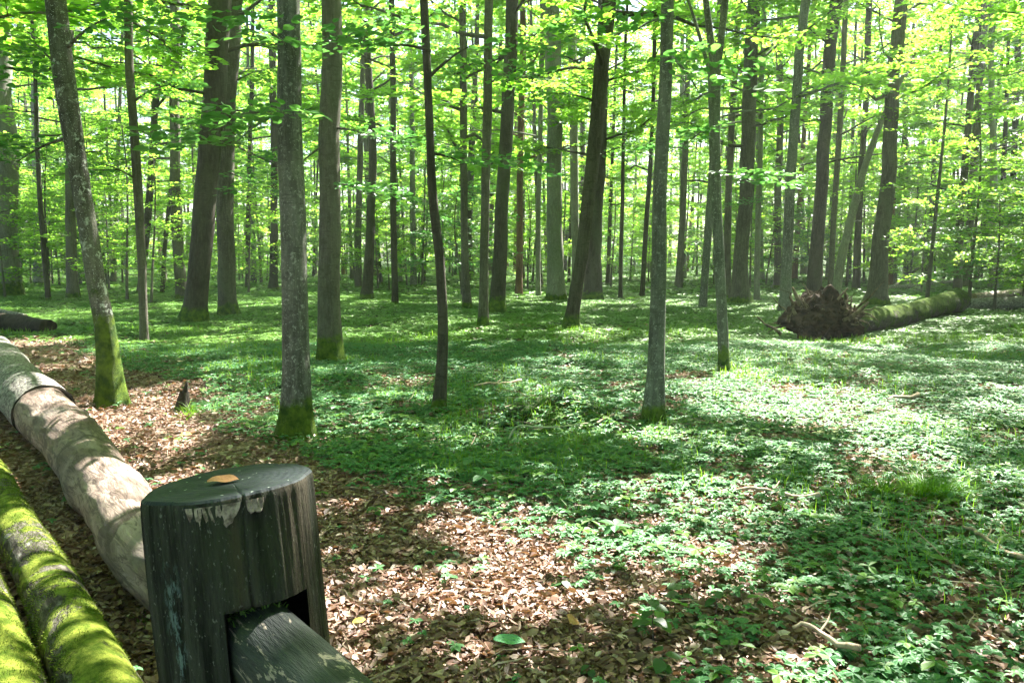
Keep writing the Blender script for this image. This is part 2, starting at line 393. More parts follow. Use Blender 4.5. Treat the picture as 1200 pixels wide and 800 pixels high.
# ------------------------------------------------------------------ the trees one can tell apart
# kind, bark, moss height, [(px, py, width px) from foot to top of the photo], label
MAIN = [
 ('beech_tree', 'pale', .5, [(8, 347, 34), (7, 300, 30), (5, 200, 30), (0, 100, 28), (-6, 0, 27)], 'stout grey trunk standing at the left edge of the photo, mossy at its foot'),
 ('leaning_tree', 'birch', 1.0, [(131, 476, 31), (128, 430, 27), (124, 385, 24), (111, 320, 22), (98, 240, 22), (83, 130, 24), (65, 0, 24)], 'black and white lichen-blotched trunk leaning left beside the bare log, foot all moss'),
 ('slender_tree', 'brown', .0, [(169, 402, 10), (167, 330, 10), (160, 210, 11), (152, 90, 10), (150, 0, 10)], 'thin pale-footed stem just right of the blotched leaning trunk'),
 ('slender_tree', 'dark', .1, [(164, 345, 9), (172, 270, 9), (180, 150, 8), (191, 0, 8)], 'thin dark stem leaning right and crossing behind the thin pale-footed stem'),
 ('leaning_tree', 'dark', .3, [(226, 378, 29), (231, 330, 27), (239, 230, 27), (250, 110, 27), (258, 0, 27)], 'thick dark brown trunk leaning right, the left one of a close pair'),
 ('beech_tree', 'brown', .3, [(268, 371, 22), (264, 300, 21), (264, 200, 21), (269, 100, 21), (275, 0, 20)], 'dark upright trunk close behind the thick right-leaning brown trunk'),
 ('beech_tree', 'beech', .30, [(346, 512, 38), (347, 440, 33), (343, 330, 31), (341, 200, 30), (339, 0, 27)], 'grey lichen-flecked trunk behind the wooden post, its foot ringed with bright moss'),
 ('beech_tree', 'brown', .35, [(387, 425, 29), (386, 340, 27), (387, 200, 26), (391, 0, 24)], 'brown-grey trunk right behind the lichen-flecked trunk, moss at its foot'),
 ('slender_tree', 'dark', .1, [(513, 482, 15), (519, 400, 13), (517, 320, 12), (507, 230, 11), (503, 120, 10), (498, 0, 10)], 'thin dark trunk bowing right at knee height, alone in the middle of the green floor'),
 ('slender_tree', 'brown', .2, [(566, 384, 12), (568, 280, 11), (571, 120, 11), (573, 0, 10)], 'thin trunk just left of the bent dark trunk in the middle'),
 ('beech_tree', 'dark', .4, [(582, 367, 20), (587, 280, 17), (596, 120, 16), (601, 0, 15)], 'dark trunk curving up from a wide foot, right of the thin straight middle trunk'),
 ('beech_tree', 'pale', .2, [(652, 352, 23), (651, 280, 20), (650, 130, 19), (648, 0, 19)], 'straight light grey beech trunk in the centre background'),
 ('leaning_tree', 'dark', .3, [(668, 386, 17), (675, 340, 16), (684, 270, 16), (695, 180, 17), (705, 90, 18), (713, 0, 17)], 'dark trunk leaning right, crossing in front of an upright dark trunk'),
 ('beech_tree', 'dark', .3, [(694, 352, 23), (697, 280, 20), (703, 160, 17), (708, 0, 15)], 'upright dark trunk directly behind the right-leaning central trunk'),
 ('slender_tree', 'pale', .0, [(674, 345, 9), (674, 250, 10), (671, 100, 10), (671, 0, 10)], 'thin grey trunk between the light grey beech and the dark crossing pair'),
 ('beech_tree', 'beech', .18, [(764, 497, 26), (769, 440, 22), (773, 350, 19), (774, 230, 17), (778, 110, 16), (781, 0, 15)], 'smooth grey trunk with a slight bend, standing at the edge of the sunlit patch'),
 ('leaning_tree', 'brown', .22, [(867, 356, 25), (869, 310, 19), (874, 200, 18), (879, 100, 17), (884, 0, 16)], 'dark straight trunk just right of the forked stem'),
 ('slender_tree', 'beech', .0, [(823, 362, 9), (828, 300, 9), (835, 200, 9), (840, 100, 8)], 'thin grey stem standing close left of the forked stem'),
 ('beech_tree', 'beech', .0, [(920, 365, 15), (922, 300, 13), (928, 180, 12), (936, 80, 11), (943, 0, 11)], 'straight smooth grey trunk left of the upturned root plate'),
 ('beech_tree', 'dark', .3, [(953, 352, 19), (958, 280, 16), (965, 170, 15), (972, 80, 15), (978, 0, 14)], 'dark trunk rising straight behind the upturned root plate'),
 ('slender_tree', 'brown', .1, [(972, 350, 7), (976, 270, 7), (984, 150, 7), (992, 0, 6)], 'thin stem beside the dark trunk behind the root plate'),
 ('beech_tree', 'brown', .2, [(1026, 358, 25), (1033, 290, 20), (1042, 180, 17), (1049, 80, 16), (1056, 0, 15)], 'tall brown trunk rising behind the mossy fallen log'),
 ('slender_tree', 'dark', .1, [(1122, 340, 9), (1126, 250, 9), (1137, 120, 8), (1150, 0, 8)], 'dark stem near the broken end of the mossy log, leaning slightly right'),
 ('slender_tree', 'brown', .1, [(1133, 338, 9), (1138, 240, 9), (1146, 120, 8), (1155, 0, 7)], 'brown stem close behind the dark stem near the mossy log end'),
 ('slender_tree', 'pale', .0, [(1164, 338, 10), (1165, 250, 9), (1163, 120, 7), (1162, 0, 6)], 'straight pale stem above the heap of dead logs at the right'),
 ('slender_tree', 'dark', .1, [(1180, 330, 8), (1186, 220, 7), (1192, 100, 7), (1198, 0, 6)], 'dark thin stem nearest the right edge of the photo'),
 ('beech_tree', 'brown', .2, [(86, 350, 14), (84, 270, 12), (82, 170, 11), (80, 0, 10)], 'dark trunk seen just behind the blotched leaning trunk'),
 ('slender_tree', 'dark', .1, [(57, 352, 6), (51, 290, 6), (44, 170, 5), (40, 60, 4)], 'very thin dark pole between the left edge trunk and the leaning trunk'),
 ('beech_tree', 'brown', .2, [(214, 352, 14), (208, 270, 13), (205, 150, 12), (206, 0, 11)], 'distant brown trunk left of the close dark pair'),
 ('slender_tree', 'dark', .1, [(190, 345, 5), (193, 290, 5), (200, 220, 5), (208, 130, 5), (214, 40, 4), (222, 0, 4)], 'thin crooked dark stem leaning right, left of the close dark pair'),
 ('beech_tree', 'dark', .2, [(430, 352, 15), (433, 280, 11), (436, 200, 10), (432, 80, 9), (430, 0, 8)], 'dark trunk with a flared foot in the background right of the mossy-footed pair'),
 ('slender_tree', 'dark', .1, [(463, 357, 8), (461, 250, 8), (461, 120, 7), (459, 0, 7)], 'straight dark slim trunk left of the bowed thin trunk'),
 ('slender_tree', 'brown', .1, [(420, 338, 8), (420, 250, 8), (424, 120, 7), (428, 0, 6)], 'slim brown trunk touching the flared dark background trunk'),
 ('beech_tree', 'brown', .2, [(547, 362, 11), (544, 270, 9), (543, 120, 9), (543, 0, 8)], 'slim dark trunk right of the bowed thin trunk'),
 ('pine_tree', 'pine', .0, [(608, 346, 9), (609, 250, 8), (611, 120, 8), (612, 0, 7)], 'reddish pine trunk in the gap left of the light grey beech'),
 ('slender_tree', 'pale', .0, [(631, 348, 6), (631, 250, 6), (634, 120, 6), (635, 0, 5)], 'faint thin stem directly left of the light grey beech'),
 ('slender_tree', 'dark', .0, [(727, 350, 5), (729, 250, 5), (731, 150, 4), (733, 60, 4)], 'very thin dark pole right of the dark crossing pair'),
 ('slender_tree', 'dark', .0, [(752, 348, 6), (758, 250, 6), (764, 150, 5), (768, 0, 5)], 'thin dark pole leaning right just left of the smooth bent grey trunk'),
 ('pine_tree', 'brown', .0, [(795, 338, 9), (799, 260, 8), (803, 180, 8), (806, 60, 6)], 'distant trunk in the pale gap right of the smooth bent grey trunk'),
 ('slender_tree', 'brown', .1, [(852, 350, 10), (853, 270, 9), (858, 150, 8), (866, 0, 7)], 'slim trunk seen between the forked stem and the dark straight trunk'),
 ('slender_tree', 'pale', .0, [(887, 352, 7), (889, 250, 7), (892, 120, 6), (895, 0, 6)], 'slim pale-brown trunk right of the dark straight trunk'),
 ('beech_tree', 'brown', .1, [(911, 338, 9), (912, 250, 9), (914, 150, 8), (917, 0, 7)], 'distant trunk just behind the straight smooth grey trunk'),
 ('slender_tree', 'dark', .1, [(1003, 340, 9), (1006, 250, 8), (1013, 140, 7), (1018, 0, 7)], 'dark slim trunk between the root plate trunks and the tall brown trunk'),
 ('slender_tree', 'dark', .0, [(1084, 322, 6), (1091, 240, 6), (1098, 160, 5), (1106, 60, 4)], 'thin dark pole leaning right above the middle of the mossy log'),
 ('slender_tree', 'brown', .0, [(1062, 328, 7), (1063, 240, 7), (1060, 120, 6), (1062, 0, 6)], 'slim brown pole just right of the tall brown trunk'),
 ('beech_tree', 'dark', .1, [(320, 340, 11), (321, 250, 9), (320, 120, 9), (318, 0, 8)], 'background trunk just left of the grey lichen-flecked trunk'),
 ('slender_tree', 'dark', .1, [(290, 338, 6), (291, 250, 6), (293, 160, 5), (296, 60, 5)], 'thin dark pole between the dark pair and the lichen-flecked trunk'),
]
FORK = ('forked_tree', 'beech', .35, [(849, 437, 14), (847, 390, 13), (843, 310, 13), (839, 220, 13), (838, 140, 14), (838, 85, 16)],
        [[(838, 95, 9), (832, 40, 8), (827, 0, 7), (818, -90, 6), (806, -220, 4)], [(839, 95, 9), (845, 45, 8), (850, 0, 8), (858, -90, 7), (872, -240, 4)], [(838, 110, 5), (822, 50, 4), (808, 5, 3), (790, -50, 2)]],
        'grey stem forking into two near the top of the photo, moss on its foot')
TAKEN = []
NEAR = []      # trees whose crowns shade the near ground, meshed once their crowns are complete
leafmats = [LEAF, TWIG]

def trunk_pts(px, total=None, rg=rng):
    foot = at(px[0][0], px[0][1]); Y = foot[1]
    P = []
    for (x, y, w) in px:
        p = atY(x, y, Y) if len(P) else foot.copy()
        P.append([*(p - foot), w / 2 / F * Y])
    P = np.array(P)
    P[0, 2] = -.12
    return foot, P

def build_tree(name, bk, moss, px, label, extra=None, near_filter=True, low=(), group='trees of the wood', moved=None):
    rg = np.random.default_rng(int(px[0][0] * 7 + px[0][1]))
    foot, P = trunk_pts(px)
    Y = foot[1]; TAKEN.append((foot[0], foot[1]))
    e = empty(name, foot, label, 'tree', group)
    tq, cq = Q(), Q()
    r_top = P[-1, 3]
    if extra is None:
        H = max(P[-1, 2] + 3, 15 + 5 * rg.random() if r_top > .05 else 10 + 4 * rg.random())
        d = (P[-1, :3] - P[-2, :3]); d /= np.linalg.norm(d)
        steps = []
        p = P[-1, :3].copy(); r = r_top; h0 = p[2]
        k = 5
        for i in range(1, k + 1):
            d = d * .8 + np.array([0, 0, 1]) * .2; d /= np.linalg.norm(d)
            p = p + d * ((H - h0) / k) + np.append(rg.normal(0, .05, 2), 0)
            steps.append([*p, max(.012, r_top * (1 - i / k) ** .8)])
        P = np.vstack([P, steps])
    n = int(np.clip(H / .22 if extra is None else 30, 20, 90)) if Y < 14 else int(np.clip((P[-1, 2]) / .5, 14, 44))
    path = catmull(P, n); path[:, 3] = np.maximum(path[:, 3], .01)
    if Y < 14:   # finer rings at the foot
        fine = catmull(P, n * 4); k = fine[:, 2] < 1.0
        path = np.vstack([fine[k], path[path[:, 2] > 1.02]])
    sides = 28 if Y < 9 else 20 if Y < 16 else 12
    sd = int(px[0][0])
    rad0 = max(P[0, 3], .02)
    path[:, :2] += (fnoise(path[:, 2:3] * .6 + sd, np.zeros((len(path), 1)) + np.array([[3.0, 90.0]])) - .5) * rad0 * .55 * np.clip(path[:, 2:3], 0, 1)
    tube(tq, path[:, :3], path[:, 3] * .93, sides, 0, sd, .09 if Y < 16 else .05, (.95 if Y < 14 else .5) if px[0][2] > 14 else .4)
    tops = [path]
    if extra:
        for ex in extra:
            E = np.array([[*(atY(x, y, Y) - foot), w / 2 / F * Y] for x, y, w in ex])
            ep = catmull(E, 16); tube(tq, ep[:, :3], ep[:, 3], 14, 0, sd + 3, .05); tops.append(ep)
    vis = CAMH + Y * (HOR / F) * .97
    wide = float(P[0, 3])
    filt = (lambda c: ~sunopen(c + foot[None])) if near_filter and Y < 36 else None
    tp = tops[0] if not extra else tops[2]
    H = tp[-1, 2]
    if Y < 10: h0 = max(5.2, vis + .2)
    elif Y < 20: h0 = 4.6
    else: h0 = 3.6 + rg.random() * 2
    h0 = min(h0, H - 2)
    big = wide > .09
    sz = .15 if Y < 14 else .14
    crown(tq, cq, tp[:, :3], h0, H - .3, 3.6 if big else 2.2, 20 if big else 13, 13 if big else 9, 42, sz, rg, filt, r0=min(.05, wide * .4), elev=(5, 50))
    for (x0, y0, x1, y1, sp) in low:  # low leafy branches seen in the photo
        a = atY(x0, y0, Y) - foot; b = atY(x1, y1, Y - .9 * rg.random()) - foot
        s = np.linspace(0, 1, 7); pts = a + (b - a) * s[:, None]; pts[:, 2] += .12 * np.sin(s * 3.1) * np.linalg.norm(b - a) * .5
        tube(tq, pts, .014 * (1 - s * .8) * (1 + Y / 25), 6)
        st = np.linspace(.25, 1, sp); pp = np.stack([np.interp(st, s, pts[:, k]) for k in range(3)], 1)
        hd = math.atan2((b - a)[1], (b - a)[0]) + np.where(np.arange(sp) % 2 == 0, 1, -1) * (.7 * rg.random(sp) + .2) * (1.2 - st)
        Dv = np.stack([np.cos(hd), np.sin(hd), rg.normal(-.02, .06, sp)], 1); Dv /= np.linalg.norm(Dv, axis=1)[:, None]
        Nv = np.array([[0, 0, 1.]]) + rg.normal(0, .12, (sp, 3)); Nv -= (Nv * Dv).sum(1)[:, None] * Dv; Nv /= np.linalg.norm(Nv, axis=1)[:, None]
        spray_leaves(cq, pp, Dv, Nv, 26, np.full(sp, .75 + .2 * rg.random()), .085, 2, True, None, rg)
    NEAR.append([e, foot, tp[:, :3], tq, cq, BARK[bk], float(moss)])
    return e

LOW = {346: [(340, 130, 272, 172, 9), (341, 60, 300, 30, 5)], 387: [(388, 165, 330, 215, 9), (389, 150, 470, 178, 10), (388, 215, 440, 232, 8), (389, 60, 450, 20, 6)],
       513: [(504, 60, 450, 55, 6), (505, 180, 540, 190, 5), (503, 90, 560, 50, 5)], 764: [(779, 60, 820, 110, 5), (780, 20, 740, 40, 5)], 131: [(90, 110, 40, 50, 8), (85, 160, 20, 190, 8), (75, 60, 130, 20, 6)],
       169: [(160, 210, 110, 190, 6), (155, 120, 200, 100, 6)], 668: [(690, 190, 740, 170, 6), (700, 120, 640, 110, 6)], 226: [(245, 170, 190, 160, 7), (252, 80, 200, 40, 7)],
       268: [(264, 200, 310, 230, 7), (268, 100, 320, 80, 7)], 566: [(569, 190, 520, 200, 6), (571, 100, 610, 80, 6)], 1026: [(1040, 200, 1100, 190, 7), (1045, 120, 1000, 90, 6)],
       920: [(925, 230, 880, 240, 6), (932, 120, 975, 100, 6)], 867: [(874, 200, 910, 215, 7), (878, 110, 840, 100, 6)]}
for (nm, bk, ms, px, lb) in MAIN:
    build_tree(nm, bk, ms, px, lb, low=LOW.get(px[0][0], ()))
build_tree(FORK[0], FORK[1], FORK[2], FORK[3], FORK[5], extra=FORK[4], low=[(838, 150, 800, 175, 6), (839, 200, 880, 215, 6)])

# broken pale snag leaning right behind the root plate
rg = np.random.default_rng(77)
foot, P = trunk_pts([(977, 356, 11), (985, 310, 10), (1000, 245, 9), (1022, 170, 7), (1048, 110, 5), (1072, 62, 4)])
e = empty('leaning_snag', foot, 'pale leafless dead trunk leaning right across the tall brown trunk', 'dead tree')
q = Q(); pp = catmull(P, 40); tube(q, pp[:, :3], pp[:, 3], 12, 0, 5, .12, .2)
for k in range(9):
    s = pp[10 + 3 * k, :3]; a = rg.random() * 6.28; d = np.array([math.cos(a), math.sin(a) * .6, .5 * rg.random()]); ln = .3 + .7 * rg.random()
    t_ = np.linspace(0, 1, 5); tube(q, s + d * (t_ * ln)[:, None] + rg.normal(0, .02, (5, 3)), .016 * (1 - .8 * t_), 5)
o = q.build('trunk', BARK['pale'], e, smooth=[0]); o['moss'] = 0.0
TAKEN.append(tuple(foot[:2]))

# ------------------------------------------------------------------ canopy trees round the view and further back inside the filter range
def rand_trunk(rg, H, r):
    m = 7; s = np.linspace(0, 1, m)
    lean = rg.normal(0, .035, 2); b = rg.normal(0, .25, 2)
    P = np.zeros((m, 4)); P[:, 2] = s * H - .1
    P[:, :2] = lean * H * s[:, None] + b * (np.sin(s * 3) * s)[:, None] * .6
    P[:, 3] = r * (1 - .85 * s) + .01
    return P
side_rg = np.random.default_rng(401)
cand = []
tries = 0
while len(cand) < 86 and tries < 9000:
    tries += 1
    x = side_rg.uniform(-18, 30); y = side_rg.uniform(-14, 30)
    dd = math.hypot(x, y)
    if dd < 5: continue
    px = 600 + x / max(y, .1) * F
    inview = y > 0 and -40 < px < 1240
    if inview: continue          # in the view only what the photo shows
    if abs(x) < 2.5 and y < 4: continue
    if min([math.hypot(x - a, y - b) for a, b in TAKEN] + [99]) < 2.6: continue
    cand.append((x, y)); TAKEN.append((x, y))
for i, (x, y) in enumerate(cand):
    rg = np.random.default_rng(900 + i)
    foot = np.array([x, y, float(terrain(x, y))])
    H = 15 + 5 * rg.random(); r = .1 + .1 * rg.random()
    e = empty('beech_tree', foot, 'tall beech of the surrounding wood standing outside the view', 'tree', 'beeches around the clearing')
    tq, cq = Q(), Q(); P = catmull(rand_trunk(rg, H, r), 30)
    tube(tq, P[:, :3], P[:, 3], 12, 0, i, .05, .4)
    filt = (lambda c, f=foot: ~sunopen(c + f[None]))
    crown(tq, cq, P[:, :3], 4.6, H - .3, 4.2, 20, 14, 36, .165, rg, filt, r0=.05, elev=(5, 50))
    NEAR.append([e, foot, P[:, :3], tq, cq, BARK[['beech', 'brown', 'dark', 'pale'][i % 4]], .2])

# close the canopy over the ground that lies in shade: more leafy limbs on the trees that stand near each gap
CS = .14; GX0, GX1, GY0, GY1 = -10.0, 12.0, 1.2, 22.0
nxg, nyg = int((GX1 - GX0) / CS), int((GY1 - GY0) / CS)
def cover(P, acc):
    t = P[:, 2] / L[2]; ix = ((P[:, 0] - L[0] * t - GX0) / CS).astype(int); iy = ((P[:, 1] - L[1] * t - GY0) / CS).astype(int)
    k = (ix >= 0) & (ix < nxg) & (iy >= 0) & (iy < nyg); np.add.at(acc, (ix[k], iy[k]), 1)
gxc, gyc = np.meshgrid(GX0 + (np.arange(nxg) + .5) * CS, GY0 + (np.arange(nyg) + .5) * CS, indexing='ij')
want = ~sunopen(np.stack([gxc.ravel(), gyc.ravel(), np.zeros(gxc.size)], 1)).reshape(gxc.shape)
inv = np.abs(gxc) < gyc * .72 + 1.6
frg = np.random.default_rng(2024)
for ps in range(4):
    acc = np.zeros((nxg, nyg))
    for T in NEAR:
        for v_, m_ in zip(T[4].v, T[4].m):
            if len(v_): cover(v_[::2] + T[1], acc)
    sm = sum(np.roll(np.roll(acc, a_, 0), b_, 1) for a_ in (-1, 0, 1) for b_ in (-1, 0, 1))
    need = np.argwhere(want & inv & (sm < 9))
    frg.shuffle(need)
    done = np.zeros((nxg, nyg), bool); added = 0
    for (ix, iy) in need:
        if done[ix, iy]: continue
        done[max(0, ix - 2):ix + 3, max(0, iy - 2):iy + 3] = True
        g = np.array([gxc[ix, iy], gyc[ix, iy], 0.0]); best = None
        for tr in range(7):
            h = frg.uniform(5.2, 14.5); p = g + L * (h / L[2])
            vis = CAMH + max(p[1], 0) * (HOR / F) + .9
            if p[2] < vis: continue
            for T in NEAR:
                if T[1][1] > 34: continue
                ax = T[2]; hz = ax[-1, 2]
                if p[2] > hz + 1.5: continue
                bz = max(3.5, min(hz * .9, p[2] - .8)); bx = np.interp(bz, ax[:, 2], ax[:, 0]) + T[1][0]; by = np.interp(bz, ax[:, 2], ax[:, 1]) + T[1][1]
                dd = math.hypot(p[0] - bx, p[1] - by)
                if dd < 5.5 and (best is None or dd < best[0]): best = (dd, T, p, bz)
        if best is None: continue
        dd, T, p, bz = best; foot = T[1]; lp = p - foot; bz = max(3.5, min(bz, lp[2] - .15 * dd)); ax = T[2]
        base = np.array([np.interp(bz, ax[:, 2], ax[:, 0]), np.interp(bz, ax[:, 2], ax[:, 1]), bz])
        s_ = np.linspace(0, 1, 6)
        dir_ = (lp - base); pts = base + dir_ * s_[:, None]; pts[:, 2] += .12 * dd * np.sin(s_ * math.pi) ; pts[1:-1] += frg.normal(0, .05, (4, 3))
        tube(T[3], pts, (.008 + .004 * dd) * (1 - s_ * .85), 5)
        a0 = math.atan2(dir_[1], dir_[0]) + frg.normal(0, .4, 2) + np.array([0, 2.6])
        Dv = np.stack([np.cos(a0), np.sin(a0), frg.normal(0, .12, 2)], 1); Dv /= np.linalg.norm(Dv, axis=1)[:, None]
        Nv = np.array([[0, 0, 1.]]) + frg.normal(0, .2, (2, 3)); Nv -= (Nv * Dv).sum(1)[:, None] * Dv; Nv /= np.linalg.norm(Nv, axis=1)[:, None]
        spray_leaves(T[4], np.stack([lp, lp]), Dv, Nv, 34, np.array([.75, .6]), .15, 0, False, (lambda c, f=foot: ~sunopen(c + f[None])), frg)
        added += 1
    print('canopy pass', ps, len(need), added)
for e, foot, ax, tq, cq, bm_, ms in NEAR:
    t = tq.build('trunk', bm_, e, smooth=[0]); t['moss'] = ms
    cq.build('crown', leafmats + [LEAFD], e)

# ------------------------------------------------------------------ far trees: a dozen kinds of their own, copied
def copy_tree(src, loc, rz, s, label=None, group=None):
    r = src.copy(); col.objects.link(r); r.location = loc; r.rotation_euler = (0, 0, rz); r.scale = (s, s, s)
    if label: r['label'] = label
    if group: r['group'] = group
    for ch in src.children:
        c = ch.copy(); col.objects.link(c); c.parent = r
    return r
protos = []
for i in range(10):
    rg = np.random.default_rng(50 + i)
    H = 17 + 5 * rg.random(); r = [.07, .09, .12, .16, .2, .1, .08, .13, .24, .11][i]
    e = empty('beech_tree', (0, 0, 0), 'x', 'tree')
    tq, cq = Q(), Q(); P = catmull(rand_trunk(rg, H, r), 22)
    tube(tq, P[:, :3], P[:, 3], 9, 0, i, .04, .3)
    crown(tq, cq, P[:, :3], 2.6 + 2.2 * rg.random(), H - .3, 3.2 if r > .1 else 2.5, 22, 12, 34, .17, rg, None, r0=.03, elev=(0, 45))
    t = tq.build('trunk', BARK[['dark', 'brown', 'beech', 'dark', 'pale', 'brown', 'dark', 'pine', 'dark', 'brown'][i]], e, smooth=[0]); t['moss'] = .1
    cq.build('crown', leafmats, e)
    protos.append(e)
far_rg = np.random.default_rng(77)
spots = []; tries = 0
while len(spots) < 185 and tries < 20000:
    tries += 1
    d = 27 + 68 * far_rg.random() ** .8; a = far_rg.uniform(-.66, .72)
    x = d * math.sin(a); y = d * math.cos(a)
    px = 600 + x / y * F
    if y < 34: continue
    if y < 42 and 0 < px < 1200 and far_rg.random() < .55: continue
    if min([math.hypot(x - p_, y - q_) for p_, q_ in TAKEN] + [99]) < 1.9: continue
    TAKEN.append((x, y)); spots.append((x, y))
used = [False] * 10
for i, (x, y) in enumerate(spots):
    k = i % 10; px = 600 + x / y * F
    s = .85 + .35 * far_rg.random(); rz = far_rg.random() * 6.28
    loc = (x, y, float(terrain(x, y)))
    zone = 'left' if px < 430 else 'middle' if px < 820 else 'right'
    lb = {'left': 'one of the many slim background trunks in bright leaves beyond the dark pair',
          'middle': 'one of the many slim background trunks in bright leaves beyond the light grey beech',
          'right': 'one of the many slim background trunks in bright leaves beyond the mossy fallen log'}[zone]
    gp = {'left': 'background trees beyond the dark pair', 'middle': 'background trees beyond the light grey beech', 'right': 'background trees beyond the mossy fallen log'}[zone]
    if not used[k]:
        used[k] = True; e = protos[k]; e.location = loc; e.rotation_euler = (0, 0, rz); e.scale = (s, s, s); e['label'] = lb; e['group'] = gp
    else: copy_tree(protos[k], loc, rz, s, lb, gp)

# ------------------------------------------------------------------ young beeches with layered leaves
sprot = []
for i in range(6):
    rg = np.random.default_rng(150 + i)
    H = 3.2 + 4.6 * rg.random(); r = .018 + .004 * H
    e = empty('young_beech', (0, 0, 0), 'x', 'sapling')
    tq, cq = Q(), Q(); P = catmull(rand_trunk(rg, H, r), 14)
    tube(tq, P[:, :3], P[:, 3], 7, 0, i, .04, .2)
    crown(tq, cq, P[:, :3], .7, H - .1, 1.5, 20, 8, 24, .095, rg, None, r0=.012, elev=(0, 22), spl_len=.75)
    t = tq.build('trunk', BARK['brown'], e, smooth=[0]); t['moss'] = .0
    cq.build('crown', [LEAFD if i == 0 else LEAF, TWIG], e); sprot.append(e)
sap = []
srg = np.random.default_rng(31)
def sap_zone(n, px0, px1, d0, d1, lb, gp):
    k = 0; tr = 0
    while k < n and tr < 3000:
        tr += 1
        px = srg.uniform(px0, px1); d = srg.uniform(d0, d1); x = (px - 600) / F * d
        if min([math.hypot(x - p_, d - q_) for p_, q_ in TAKEN] + [99]) < .8: continue
        TAKEN.append((x, d)); sap.append((x, d, lb, gp)); k += 1
sap_zone(13, 1075, 1290, 21, 34, 'one of the young beeches making the dense green thicket behind the dead log heap', 'young beeches behind the dead log heap')
sap_zone(22, 1000, 1200, 34, 48, 'one of the young beeches far behind the mossy fallen log', 'young beeches far behind the mossy log')
sap_zone(34, -60, 240, 24, 44, 'one of the young beeches with layered leaves behind the left trunks', 'young beeches behind the left trunks')
sap_zone(36, 270, 580, 28, 64, 'one of the young beeches with layered leaves behind the bowed thin trunk', 'young beeches behind the bowed trunk')
sap_zone(52, 580, 1000, 36, 72, 'one of the young beeches with layered leaves far behind the central trunks', 'young beeches behind the central trunks')
used = [False] * 6
for i, (x, y, lb, gp) in enumerate(sap):
    k = i % 6; s = .8 + .5 * srg.random(); rz = srg.random() * 6.28; loc = (x, y, float(terrain(x, y)))
    if not used[k]:
        used[k] = True; e = sprot[k]; e.location = loc; e.rotation_euler = (0, 0, rz); e.scale = (s, s, s); e['label'] = lb; e['group'] = gp
    else: copy_tree(sprot[k], loc, rz, s, lb, gp)

# far wood closing the view
q = Q(); rg = np.random.default_rng(9)
n_ = 9000
a = rg.uniform(-.8, .85, n_); d = rg.uniform(98, 125, n_); 
P = np.stack([d * np.sin(a), d * np.cos(a), 30 * rg.random(n_) ** 1.6 + .4], 1)
keep = fnoise(a * 14, P[:, 2] * .16) > .39
P = P[keep]; n_ = len(P)
hd = rg.uniform(0, 6.28, n_); D = np.stack([np.cos(hd), np.sin(hd), rg.normal(0, .2, n_)], 1); D /= np.linalg.norm(D, axis=1)[:, None]
Nv = np.array([[0, 0, 1.]]) + rg.normal(0, .4, (n_, 3)); Nv -= (Nv * D).sum(1)[:, None] * D; Nv /= np.linalg.norm(Nv, axis=1)[:, None]
spray_leaves(q, P, D, Nv, 26, np.full(n_, 3.2), .45, 0, False, None, rg)
for i in range(90):
    a = rg.uniform(-.78, .82); d = rg.uniform(97, 124); x, y = d * math.sin(a), d * math.cos(a)
    H = rg.uniform(20, 30); p = catmull(rand_trunk(rg, H, rg.uniform(.12, .25)), 6); p[:, 0] += x; p[:, 1] += y; tube(q, p[:, :3], p[:, 3], 5, 1)
o = q.build('far_woodland', [LEAF, BARK['dark']]); tag(o, 'bright green far edge of the wood closing the view behind all trunks', 'woodland', kind='stuff')

# ------------------------------------------------------------------ ground
def grid_axis(a, b, n, fine):
    t = np.linspace(-1, 1, n); s = np.sinh(t * fine) / math.sinh(fine)
    return np.where(s < 0, -s * a, s * b)
gx = grid_axis(-350, 350, 420, 5.2); gy = grid_axis(-120, 480, 520, 5.4)
X, Yg = np.meshgrid(gx, gy, indexing='ij')
Z = terrain(X, Yg); Z = Z + (fnoise(X * 3, Yg * 3) - .5) * .035 * (np.hypot(X, Yg) < 40)
v = np.stack([X, Yg, Z], -1).reshape(-1, 3)
nx, ny = len(gx), len(gy)
i = (np.arange(nx - 1)[:, None] * ny + np.arange(ny - 1)[None, :])
f = np.stack([i, i + ny, i + ny + 1, i + 1], -1).reshape(-1, 4)
G, nt = newmat('forest_soil'); n = N(nt)
vv = n.obj(rnd=False)
lt = n.n('ShaderNodeAttribute', attribute_name='tint').outputs['Fac']
vor = n.n('ShaderNodeTexVoronoi', {'Vector': n.n('ShaderNodeVectorMath', {0: vv, 1: n.n('ShaderNodeVectorMath', {0: n.n('ShaderNodeTexNoise', {'Vector': vv, 'Scale': 12.0}).outputs['Color'], 1: (.09, .09, .09)}, operation='MULTIPLY').outputs[0]}, operation='ADD').outputs[0], 'Scale': 26.0})
rs = n.n('ShaderNodeSeparateColor', {0: vor.outputs['Color']}).outputs[0]
lc = n.mix(rs, (.09, .05, .035), (.34, .24, .17))
gc = n.mix(n.ramp(n.noise(vv, 1.2, 6, .7), .4, .62), (.02, .035, .012), (.05, .085, .018))
gc = n.mix(n.math('MULTIPLY', n.ramp(n.noise(vv, 9, 5, .7), .55, .68), .4), gc, (.11, .085, .045))
c = n.mix(lt, gc, lc)
b = n.bump(n.math('ADD', vor.outputs['Distance'], n.noise(vv, 40, 4, .7)), .02, .8)
n.out(n.bsdf(c, .9, b, .15))
q = Q(); q.add(v, f, 0, litter(X, Yg).ravel()); o = q.build('forest_floor', G, smooth=[0]); tag(o, 'forest ground of brown soil and moss under the trees', kind='structure')

def view_pts(n, y0, y1, power, rg, margin=1.25, xadd=.8):
    y = y0 + (y1 - y0) * rg.random(n) ** power
    hw = (600 / F) * y * margin + xadd
    x = rg.uniform(-1, 1, n) * hw
    return x, y, hw

